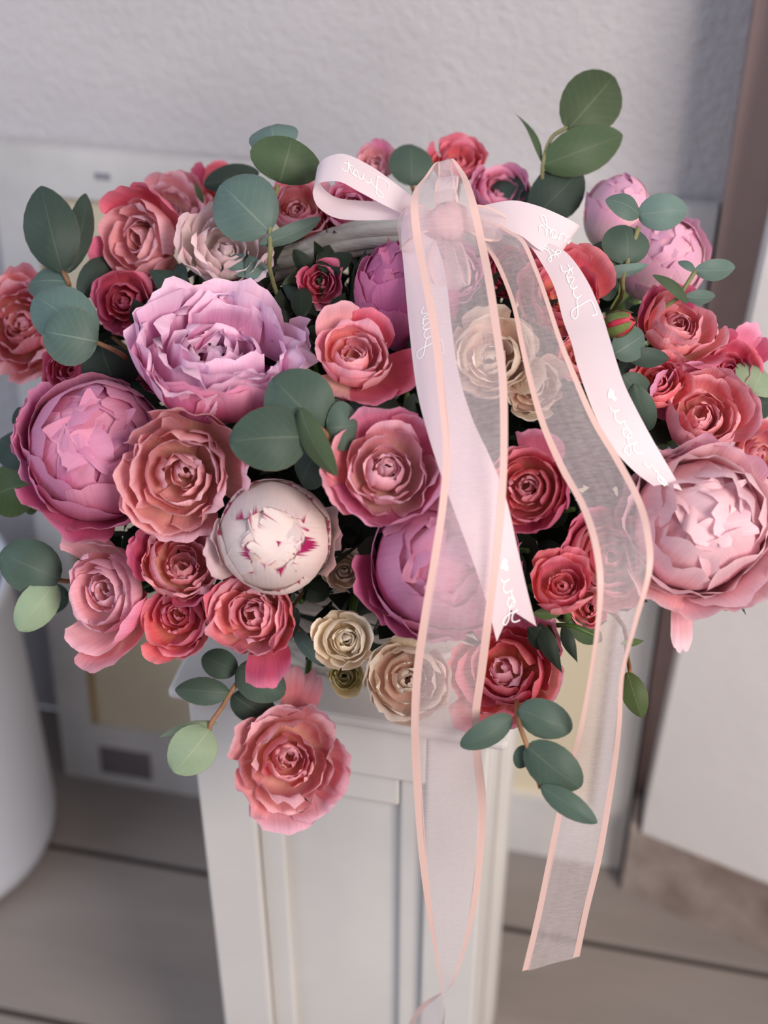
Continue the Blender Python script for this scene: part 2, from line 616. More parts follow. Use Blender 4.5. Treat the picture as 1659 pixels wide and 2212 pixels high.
def picture_leaf(name, pts, mat, d):
    V = [(x, FR_B + d * math.cos(lean) + z * math.sin(lean), z * math.cos(lean)) for x, z in pts]
    V += [(x, y - 0.0006, z) for x, y, z in V]
    n = len(pts)
    F = [tuple(range(n, 2 * n))] + [(i, (i + 1) % n, n + (i + 1) % n, n + i) for i in range(n)]
    mesh_obj(name, V, F, mat, pic, smooth=False)


pg1 = simple_mat('print_green', (112, 132, 62), 0.6, 0.4, 30)
pg2 = simple_mat('print_lime', (196, 186, 40), 0.6, 0.2, 30)
pg3 = simple_mat('print_pale', (226, 236, 196), 0.6)
picture_leaf('printed_ground', [(-0.06, 0.60), (-0.001, 0.60), (-0.001, 0.879), (-0.06, 0.879)], pg1, 0.0117)
picture_leaf('printed_lime_leaf', [(-0.05, 0.845), (-0.002, 0.86), (-0.002, 0.878), (-0.05, 0.878)], pg2, 0.0110)
picture_leaf('printed_pale_petal', [(-0.03, 0.70), (-0.012, 0.69), (-0.010, 0.78), (-0.001, 0.84), (-0.001, 0.862), (-0.016, 0.84), (-0.028, 0.79)], pg3, 0.0104)

# ------------------------------------------------------------------ white pot on the floor at the left
def lathe(name, prof, centre, mat, parent=None, seg=48):
    V, F = [], []
    for r, z in prof:
        for s in range(seg):
            a = 2 * math.pi * s / seg
            V.append((centre[0] + r * math.cos(a), centre[1] + r * math.sin(a), centre[2] + z))
    for k in range(len(prof) - 1):
        for s in range(seg):
            F.append((k * seg + s, k * seg + (s + 1) % seg, (k + 1) * seg + (s + 1) % seg, (k + 1) * seg + s))
    F.append(tuple(range(seg - 1, -1, -1)))
    return mesh_obj(name, V, F, mat, parent)


POT_C = (-0.900, 1.150, 0.0)
pot = thing('plant_pot', POT_C, 'tall smooth white round pot standing on the floor beside the frame', 'pot')
pm = simple_mat('white_glaze', (222, 224, 234), 0.35, 0.02, 4)
lathe('pot_body', [(0.130, 0.0), (0.160, 0.004), (0.169, 0.016), (0.173, 0.04), (0.173, 0.44), (0.176, 0.445), (0.178, 0.452), (0.176, 0.46), (0.167, 0.46), (0.164, 0.45), (0.164, 0.40), (0.02, 0.398)], POT_C, pm, pot)
lathe('soil', [(0.1635, 0.399), (0.1635, 0.412), (0.08, 0.418), (0.002, 0.42)], POT_C, simple_mat('soil', (60, 46, 38), 0.95, 0.4, 60, bump=0.6), pot)

# ------------------------------------------------------------------ pedestal
PX0, PX1, PY0, PY1, PZ = -0.340, -0.088, 0.789, 1.049, 0.75
ped = thing('pedestal', ((PX0 + PX1) / 2, (PY0 + PY1) / 2, 0), 'white painted wooden pedestal with recessed panels carrying the flower basket', 'pedestal')
box('cap', (PX0 - 0.011, PY0 - 0.014, PZ - 0.011), (PX1 + 0.016, PY1 + 0.011, PZ), WHITE_WORN, ped, bevel=0.004)
box('body', (PX0 + 0.012, PY0 + 0.016, 0.02), (PX1 - 0.012, PY1 - 0.012, PZ - 0.0112), WHITE, ped)
zt = PZ - 0.0114
for x0, x1 in ((PX0, PX0 + 0.050), (PX1 - 0.050, PX1)):
    box('stile', (x0, PY0, 0.0), (x1, PY0 + 0.030, zt), WHITE, ped, bevel=0.0025)
box('rail', (PX0 + 0.0502, PY0 + 0.0008, zt - 0.068), (PX1 - 0.0502, PY0 + 0.0155, zt), WHITE, ped, bevel=0.0025)
box('rail', (PX0 + 0.0502, PY0 + 0.0008, 0.0), (PX1 - 0.0502, PY0 + 0.0155, 0.09), WHITE, ped, bevel=0.0025)
zi = zt - 0.068
for x0, x1 in ((PX0 + 0.0505, PX0 + 0.0735), (PX1 - 0.0735, PX1 - 0.0505)):
    box('inner_stile', (x0, PY0 + 0.008, 0.0905), (x1, PY0 + 0.0158, zi - 0.0005), WHITE, ped, bevel=0.003)
box('inner_rail', (PX0 + 0.074, PY0 + 0.0084, zi - 0.040), (PX1 - 0.074, PY0 + 0.0158, zi - 0.0005), WHITE, ped, bevel=0.003)
for xs in (PX0, PX1):
    s = 1 if xs == PX0 else -1
    for y0, y1 in ((PY0 + 0.0305, PY0 + 0.075), (PY1 - 0.05, PY1)):
        a, b = sorted((xs, xs + s * 0.0118))
        box('side_stile', (a, y0, 0.0), (b, y1, zt), WHITE, ped, bevel=0.002)
    a, b = sorted((xs + s * 0.0006, xs + s * 0.0118))
    box('side_rail', (a, PY0 + 0.0755, zt - 0.068), (b, PY1 - 0.0505, zt), WHITE, ped, bevel=0.002)

# ------------------------------------------------------------------ basket
BC = np.array([-0.205, 0.915, PZ])
WICK = simple_mat('whitewashed_willow', (228, 222, 212), 0.6, col2=(160, 150, 138), nscale=14, bump=0.4, bscale=80, stretch=(1, 1, 5))
basket = thing('flower_basket', BC, 'whitewashed woven willow basket with arched handle holding the flowers', 'basket')
BA, BB, BH = 0.112, 0.098, 0.125


def bas(a, z, off=0.0):
    k = 1.0 + 0.22 * (z / BH)
    return BC + np.array([(BA * k + off) * math.cos(a), (BB * k + off) * math.sin(a), z])


for r in range(11):
    z = 0.008 + r * 0.0112
    pts = [bas(2 * math.pi * q / 96, z, 0.0035 * math.cos(12 * 2 * math.pi * q / 96 + math.pi * (r % 2))) for q in range(96)]
    tube('weaver', np.array(pts), 0.0062, WICK, basket, sides=6, closed=True)
for q in range(24):
    a = 2 * math.pi * q / 24
    tube('stake', [bas(a, 0.0), bas(a, 0.06), bas(a, BH)], 0.003, WICK, basket, sides=6, n=3)
for r in range(2):
    pts = [bas(2 * math.pi * q / 96, BH + 0.004 + 0.004 * math.sin(10 * 2 * math.pi * q / 96 + math.pi * r), 0.004 * math.cos(10 * 2 * math.pi * q / 96 + math.pi * r)) for q in range(96)]
    tube('rim_strand', np.array(pts), 0.0065, WICK, basket, sides=6, closed=True)
lathe('base_disc', [(0.094, 0.001), (0.094, 0.006), (0.01, 0.0065)], BC, WICK, basket)
# handle: five long peeled strips gathered into an arch
HP = [(430, 900), (480, 720), (560, 610), (650, 560), (760, 520), (870, 500), (965, 500), (1060, 525), (1150, 590), (1215, 700), (1260, 880)]
hb = np.array([at_y(px, py, 0.925) for px, py in HP])
hb[0] = BC + (-0.132, 0.0, 0.10)
hb[-1] = BC + (0.132, 0.0, 0.10)
hb[1] = hb[0] * 0.35 + hb[2] * 0.65 + np.array([-0.02, 0, 0.0])
hb[-2] = hb[-1] * 0.35 + hb[-3] * 0.65 + np.array([0.02, 0, 0.0])
hc = catmull(hb, 6)
for s in range(7):
    ph = 2 * math.pi * s / 7
    tw = np.linspace(0, 3.2, len(hc)) + ph
    P = hc + np.stack([0 * tw, 0.0085 * np.cos(tw), 0.0085 * np.sin(tw)], 1)
    tube('handle_strip', P, 0.0058, WICK, basket, sides=6, smooth_path=False)
lathe('floral_foam', [(0.10, 0.0), (0.115, 0.05), (0.118, 0.115), (0.10, 0.14), (0.06, 0.155), (0.004, 0.16)], BC + (0, 0, 0.008), simple_mat('floral_foam', (34, 48, 34), 0.95, 0.3, 80), basket, seg=32)

# ------------------------------------------------------------------ petals and flowers
def bez(P, t):
    t = np.asarray(t)[:, None]
    P = np.asarray(P, float)
    return (1 - t) ** 3 * P[0] + 3 * (1 - t) ** 2 * t * P[1] + 3 * (1 - t) * t * t * P[2] + t ** 3 * P[3]


KEYS = [
    (0.00, [(0.02, -0.55), (0.24, -0.50), (0.22, -0.06), (0.05, 0.00)]),
    (0.35, [(0.03, -0.60), (0.50, -0.58), (0.50, 0.00), (0.30, 0.14)]),
    (0.70, [(0.04, -0.65), (0.86, -0.62), (0.84, 0.06), (0.62, 0.36)]),
    (1.00, [(0.05, -0.70), (1.00, -0.64), (1.00, 0.00), (0.92, 0.34)]),
    (1.30, [(0.05, -0.72), (0.90, -0.62), (1.08, -0.12), (1.26, 0.02)]),
    (1.60, [(0.05, -0.74), (0.80, -0.62), (1.10, -0.22), (1.36, -0.34)]),
]


def rose_prof(t):
    t = min(max(t, 0.0), 1.6)
    for (a, A), (b, B) in zip(KEYS, KEYS[1:]):
        if a <= t <= b:
            k = (t - a) / (b - a)
            return (1 - k) * np.array(A) + k * np.array(B)


VS = np.linspace(0, 1, 41)


def petal(parent, frame, R, prof, az, hw, mat, rng, rho_k=1.0, tround=0.25, ruffle=0.08, notch=0.04, jag=0.015, nu=13, nv=12, name='petal', wbase=0.16, point=0.0, curl=0.0, shift=(0, 0)):
    """one petal: prof = (r, z) curve from base to lip in units of R, hw = half width in units of R"""
    ctr, X, Y, Z = frame
    U = np.linspace(-1, 1, nu)
    Vv = np.linspace(0, 1, nv) ** 0.85
    u, v = np.meshgrid(U, Vv)
    ph = [rng.uniform(0, 6.28) for _ in range(6)]
    lip = 1 - tround * np.abs(u) ** 2.6 - notch * np.exp(-(((u - rng.uniform(-0.35, 0.35)) / 0.16) ** 2)) + jag * (np.sin(9 * u + ph[0]) + 0.7 * np.sin(17 * u + ph[1])) + point * (1 - np.abs(u)) ** 2
    ve = v * lip
    seg = np.array(prof if len(prof) > 4 else bez(prof, VS))
    if curl:                              # the lip rolls outwards
        q = np.clip((np.linspace(0, 1, len(seg)) - 0.74) / 0.26, 0, 1) ** 2
        seg[:, 0] += curl * q
        seg[:, 1] -= 0.55 * curl * q ** 2
    t = np.linspace(0, 1, len(seg))
    # extend a little past the lip so that points > 1 stay defined
    r = np.interp(ve, t, seg[:, 0])
    z = np.interp(ve, t, seg[:, 1])
    ex = np.maximum(ve - 1, 0)
    d_end = (seg[-1] - seg[-3]) / (t[-1] - t[-3])
    r = r + ex * d_end[0]
    z = z + ex * d_end[1]
    dr = np.gradient(seg[:, 0], t)
    dz = np.gradient(seg[:, 1], t)
    nr = np.interp(ve, t, dz)
    nz = -np.interp(ve, t, dr)
    nn = np.sqrt(nr ** 2 + nz ** 2) + 1e-9
    nr, nz = nr / nn, nz / nn
    s = wbase + (1 - wbase) * np.sin(np.minimum(v / 0.72, 1) * math.pi / 2) ** 0.9
    a = u * hw * s
    amp = ruffle * (v ** 2.2)
    disp = amp * (0.6 * np.sin(3.1 * u + ph[2]) + 0.45 * np.sin(6.3 * u + ph[3] + 2 * v) + 0.3 * np.sin(11 * u + ph[4])) * hw
    disp += 0.05 * hw * v * np.sin(2.2 * u + 3.0 * v + ph[5])
    r2, z2 = r + nr * disp, z + nz * disp
    rho = np.maximum(rho_k * np.abs(r), hw * 0.60)
    rad = r2 - rho + rho * np.cos(a / rho)
    tan = rho * np.sin(a / rho)
    ca, sa = math.cos(az), math.sin(az)
    lx = (rad * ca - tan * sa) * R
    ly = (rad * sa + tan * ca) * R
    lz = z2 * R
    lx, ly = lx + shift[0] * R, ly + shift[1] * R
    P = ctr + lx[..., None] * X + ly[..., None] * Y + lz[..., None] * Z
    uv = np.stack([u * 0.5 + 0.5, v], -1).reshape(-1, 2)
    return mesh_obj(name, P.reshape(-1, 3), grid_faces(nu, nv), mat, parent, uvs=uv)


def ball_prof(rk, a_tip, lift=0.05, a0=160.0):
    a = np.radians(np.linspace(a0, a_tip, 41))
    q = np.linspace(0, 1, 41)
    rr = rk * (1 + lift * np.clip((q - 0.72) / 0.28, 0, 1) ** 2)
    return np.stack([rr * np.sin(a), rr * np.cos(a)], 1)


def flower_frame(px, py, depth, tilt, roll=0.0):
    ctr = at(px, py, depth)
    tc = CAM - ctr
    tc /= np.linalg.norm(tc)
    sx, sy = tilt
    c = math.sqrt(max(0.02, 1 - sx * sx - sy * sy))
    Z = tc * c + RGT * sx + UPV * sy
    Z /= np.linalg.norm(Z)
    X = RGT - Z * (RGT @ Z)
    X /= np.linalg.norm(X)
    Y = np.cross(Z, X)
    return ctr, X, Y, Z


FOAM_TOP = BC + np.array([0, 0, 0.12])


def stem_to_basket(parent, frame, R, base_z=-0.72, rad=0.0028, bend=None):
    ctr, X, Y, Z = frame
    b = ctr + Z * base_z * R
    tgt = FOAM_TOP + np.array([rr for rr in (0.35 * (ctr[0] - FOAM_TOP[0]), 0.30 * (ctr[1] - FOAM_TOP[1]), -0.01)])
    tgt[0] = min(max(tgt[0], BC[0] - 0.08), BC[0] + 0.08)
    tgt[1] = min(max(tgt[1], BC[1] - 0.07), BC[1] + 0.07)
    m1 = b - Z * 0.03
    m2 = (b + tgt) / 2 + np.array([0, 0, 0.02]) if bend is None else np.asarray(bend)
    tube('stem', [b + Z * 0.004, m1, m2, tgt], rad, MAT_STEM, parent, sides=6, n=4)


def calyx(parent, frame, R, rng, n=5, length=0.45, z0=-0.74):
    ctr, X, Y, Z = frame
    for k in range(n):
        az = 2 * math.pi * k / n + rng.uniform(-0.2, 0.2)
        prof = [(0.03, z0 - 0.06), (0.25, z0 - 0.04), (0.36, z0 + 0.06), (0.30 + length * 0.5, z0 + 0.02 + rng.uniform(-0.25, 0.15))]
        petal(parent, frame, R, np.array(prof), az, 0.13, MAT_SEPAL, rng, rho_k=3, tround=0.85, ruffle=0.1, notch=0, nu=5, nv=6, name='sepal', wbase=0.6)
    r = np.array([(0.02, z0 - 0.22), (0.11, z0 - 0.18), (0.14, z0 - 0.08), (0.10, z0 + 0.02)])
    V, F = [], []
    for rr, zz in r:
        for s in range(8):
            a = 2 * math.pi * s / 8
            V.append(ctr + (X * math.cos(a) + Y * math.sin(a)) * rr * R + Z * zz * R)
    for k in range(3):
        for s in range(8):
            F.append((k * 8 + s, k * 8 + (s + 1) % 8, (k + 1) * 8 + (s + 1) % 8, (k + 1) * 8 + s))
    mesh_obj('rose_hip', V, F, MAT_SEPAL, parent)


def rose(name, px, py, rpx, pal, label, cat='rose', tilt=(0, 0), depth=None, dd=0.0, layers=None, extras=(), seed=1, inner=None, ruffle=0.09, stem=True, group=None, sepals=True, squash=1.0, rot=0.0):
    rng = random.Random(seed)
    d = (dome(px, py) if depth is None else depth)
    R = 1.06 * rpx * d / FPX
    if depth is None:
        d = d + 0.45 * R + dd
    else:
        d = d + dd
    fr = flower_frame(px, py, d, tilt)
    t = thing(name, fr[0], label, cat, group)
    m = PAL[pal]
    mi = PAL[inner] if inner else m
    layers = layers or [(3, 0.02, 0.26), (4, 0.22, 0.34), (4, 0.42, 0.44), (5, 0.64, 0.54), (5, 0.86, 0.62), (5, 1.05, 0.68)]
    az0 = rng.uniform(0, 6.28) + rot
    sh = (rng.uniform(-0.12, 0.12), rng.uniform(-0.12, 0.12))
    el = rng.uniform(0.86, 1.0)
    for li, (n, tt, hw) in enumerate(layers):
        az0 += 2.4 / max(n, 1) + rng.uniform(-0.3, 0.3)
        k_in = max(0.0, 1 - tt / 0.9)
        for k in range(n):
            az = az0 + 2 * math.pi * k / n + rng.uniform(-0.34, 0.34)
            if tt < 0.45:                 # quartered, messy heart
                az += rng.uniform(-0.4, 0.4)
            ti = max(0.0, tt + rng.uniform(-0.10, 0.10))
            pr = rose_prof(ti) * np.array([1, squash])
            jt = 0.6 + 0.6 * tt + 1.1 * max(0, 0.45 - tt)
            pr = pr + np.array([[0, 0], [rng.uniform(-.04, .04), 0], [rng.uniform(-.08, .07) * jt, rng.uniform(-.07, .07) * jt], [rng.uniform(-.13, .12) * jt, rng.uniform(-.15, .10) * jt]])
            petal(t, fr, R, pr, az, hw * rng.uniform(0.80, 1.22), mi if tt < 0.5 else m, rng, ruffle=ruffle * (0.7 + 0.6 * tt + 1.9 * max(0, 0.5 - tt)) * rng.uniform(0.6, 1.5), tround=0.16 + 0.16 * rng.random(), notch=rng.uniform(0, 0.09), jag=0.016,
                  point=rng.choice((0, 0, 0.07)) if tt > 0.6 else 0, curl=rng.uniform(0.0, 0.20) * min(1.0, 0.3 + tt), shift=(sh[0] * k_in, sh[1] * k_in))
    for ex in extras:
        ang, tt, hw, ln = ex[:4]
        pr = rose_prof(tt).copy()
        pr = pr[0] + (pr - pr[0]) * ln
        petal(t, fr, R, pr, math.radians(ang), hw, PAL[ex[4]] if len(ex) > 4 else m, rng, ruffle=ruffle, tround=0.2, notch=0.03, nu=15, nv=14, rho_k=1.2, point=ex[5] if len(ex) > 5 else 0, curl=rng.uniform(0.0, 0.14))
    if sepals:
        calyx(t, fr, R, rng)
    if stem:
        stem_to_basket(t, fr, R)
    return t, fr, R


def peony_bud(name, px, py, rpx, pal, label, tilt=(0, 0), depth=None, dd=0.0, layers=None, guards=(), seed=1, inner=None, stem=True, lift=0.05, ruffle=0.05, cat='peony', sy=1.0):
    rng = random.Random(seed)
    d = (dome(px, py) if depth is None else depth)
    R = rpx * d / FPX
    d = d + (0.55 * R if depth is None else 0) + dd
    fr = flower_frame(px, py, d, tilt)
    t = thing(name, fr[0], label, cat)
    m = PAL[pal]
    mi = PAL[inner] if inner else m
    layers = layers or [(3, -34, 0.62, 0.84), (3, -14, 0.66, 0.87), (4, 8, 0.72, 0.90), (4, 26, 0.76, 0.93), (5, 44, 0.78, 0.965), (5, 64, 0.82, 1.0)]
    az0 = rng.uniform(0, 6.28)
    for n, atip, hw, rk in layers:
        az0 += 2.4 / n
        for k in range(n):
            az = az0 + 2 * math.pi * k / n + rng.uniform(-0.2, 0.2)
            pr = ball_prof(rk + rng.uniform(-0.012, 0.012), atip + rng.uniform(-7, 7), lift * rng.uniform(0.3, 1.5)) * np.array([1, sy])
            petal(t, fr, R, pr, az, hw * rng.uniform(0.88, 1.1), mi if atip < 20 else m, rng, ruffle=ruffle * rng.uniform(0.4, 1.2), tround=rng.uniform(0.12, 0.28), notch=rng.uniform(0, 0.09), jag=0.012, nu=13, nv=12)
    for g in guards:
        ang, tt, hw, ln = g[:4]
        pr = rose_prof(tt).copy()
        pr = pr[0] + (pr - pr[0]) * ln
        petal(t, fr, R, pr, math.radians(ang), hw, PAL[g[4]] if len(g) > 4 else m, rng, ruffle=0.12, tround=0.2, notch=0.05, nu=13, nv=12, rho_k=1.3)
    if stem:
        stem_to_basket(t, fr, R, base_z=-0.85, rad=0.0036)
    return t, fr, R


# ---- peonies
OPEN = [(4, 0.0, 0.34), (4, 0.16, 0.40), (4, 0.30, 0.44), (5, 0.50, 0.50), (6, 0.68, 0.54), (6, 0.84, 0.60), (6, 0.98, 0.66)]
rose('peony', 478, 762, 172, 'orchid', 'large open orchid pink ruffled peony, the brightest pink bloom', 'peony', tilt=(0.05, 0.70), dd=-0.01, layers=OPEN, seed=11, ruffle=0.17, sepals=False, inner='orchid',
     extras=[(-100, 1.0, 0.75, 1.0, 'mauve'), (-60, 1.0, 0.7, 1.0, 'mauve'), (-140, 1.0, 0.7, 1.0, 'mauve'), (175, 1.12, 0.5, 1.0), (160, 1.0, 0.5, 1.05), (15, 1.12, 0.5, 1.02)])
peony_bud('peony', 215, 972, 158, 'mauve', 'round mauve pink peony bud at the left below the eucalyptus leaves', tilt=(-0.05, 0.30), seed=23,
          guards=[(-115, 1.15, 0.75, 1.25, 'mauvedeep'), (-75, 1.1, 0.7, 1.15, 'mauvedeep'), (165, 1.15, 0.42, 1.1), (185, 1.1, 0.42, 1.12), (148, 1.1, 0.4, 1.15), (205, 1.0, 0.6, 1.1)])
peony_bud('peony', 592, 1160, 126, 'blush', 'blush white peony bud with magenta flecked petal edges', tilt=(0.0, 0.0), seed=31, lift=0.02, ruffle=0.03,
          layers=[(3, -38, 0.60, 0.90), (3, -16, 0.74, 0.925), (3, 8, 0.84, 0.95), (4, 30, 0.88, 0.975), (4, 62, 0.92, 1.0)],
          guards=[(185, 1.05, 0.42, 1.05, 'blushplain'), (200, 1.15, 0.40, 1.15, 'blushplain'), (-12, 1.1, 0.5, 1.1, 'blushplain'), (8, 1.2, 0.4, 1.05, 'blushplain')])
peony_bud('peony', 965, 1215, 165, 'mauve', 'large mauve pink peony behind the long sheer ribbon', tilt=(-0.05, 0.12), seed=43, lift=0.06,
          layers=[(3, -32, 0.62, 0.82), (3, -10, 0.74, 0.87), (3, 16, 0.88, 0.92), (4, 36, 0.94, 0.965), (4, 62, 0.98, 1.01)],
          guards=[(200, 1.1, 0.52, 1.2, 'mauvedeep'), (225, 1.1, 0.5, 1.1, 'mauvedeep'), (250, 1.0, 0.6, 1.1), (-8, 1.0, 0.4, 1.03, 'orchid'), (100, 0.95, 0.6, 1.02)])
peony_bud('peony', 880, 640, 118, 'mauvedeep', 'deep mauve closed peony bud just below the basket handle', tilt=(-0.05, 0.72), seed=51, dd=0.035, lift=0.02, sy=1.18,
          guards=[(175, 1.0, 0.5, 1.05), (-90, 1.0, 0.7, 1.0)])
peony_bud('peony', 1508, 1132, 148, 'pale', 'big loose pale pink peony at the right edge of the basket', tilt=(0.22, 0.16), seed=67, lift=0.20, ruffle=0.15, dd=-0.03,
          layers=[(3, -26, 0.62, 0.78), (4, 2, 0.70, 0.84), (4, 24, 0.78, 0.90), (5, 44, 0.80, 0.96), (6, 64, 0.80, 1.02), (5, 82, 0.80, 1.06)],
          guards=[(-85, 1.22, 0.6, 1.2), (-125, 1.2, 0.5, 1.22), (-50, 1.2, 0.6, 1.2), (95, 1.1, 0.6, 1.15, 'paleorchid'), (62, 1.1, 0.6, 1.15, 'paleorchid'), (125, 1.05, 0.6, 1.1, 'paleorchid'), (-100, 1.5, 0.16, 1.45), (-20, 1.15, 0.6, 1.12)])
peony_bud('peony', 1425, 560, 100, 'paleorchid', 'pale pink and cream peony at the back right under a eucalyptus sprig', tilt=(0.25, 0.40), seed=71, dd=0.0, lift=0.05, ruffle=0.06,
          layers=[(3, -26, 0.62, 0.84), (3, 4, 0.80, 0.89), (4, 32, 0.90, 0.95), (4, 62, 0.96, 1.0)], guards=[(20, 1.05, 0.7, 1.1), (-60, 1.0, 0.7, 1.05)])
peony_bud('peony_bud', 1335, 462, 76, 'paleorchid', 'pale lilac and cream bud just right of the right bow loop', tilt=(0.25, 0.72), seed=72, dd=0.012, lift=0.02, sy=1.25,
          layers=[(3, -20, 0.70, 0.82), (3, 6, 0.86, 0.88), (3, 30, 0.96, 0.94), (3, 60, 0.98, 1.0)], guards=[(170, 1.05, 0.5, 1.05)])
rose('rose', 490, 535, 95, 'blushplain', 'pale blush rose behind the tall eucalyptus stem at the back left', tilt=(0.1, 0.5), seed=73, dd=0.03,
     extras=[(170, 1.1, 0.6, 1.1)])

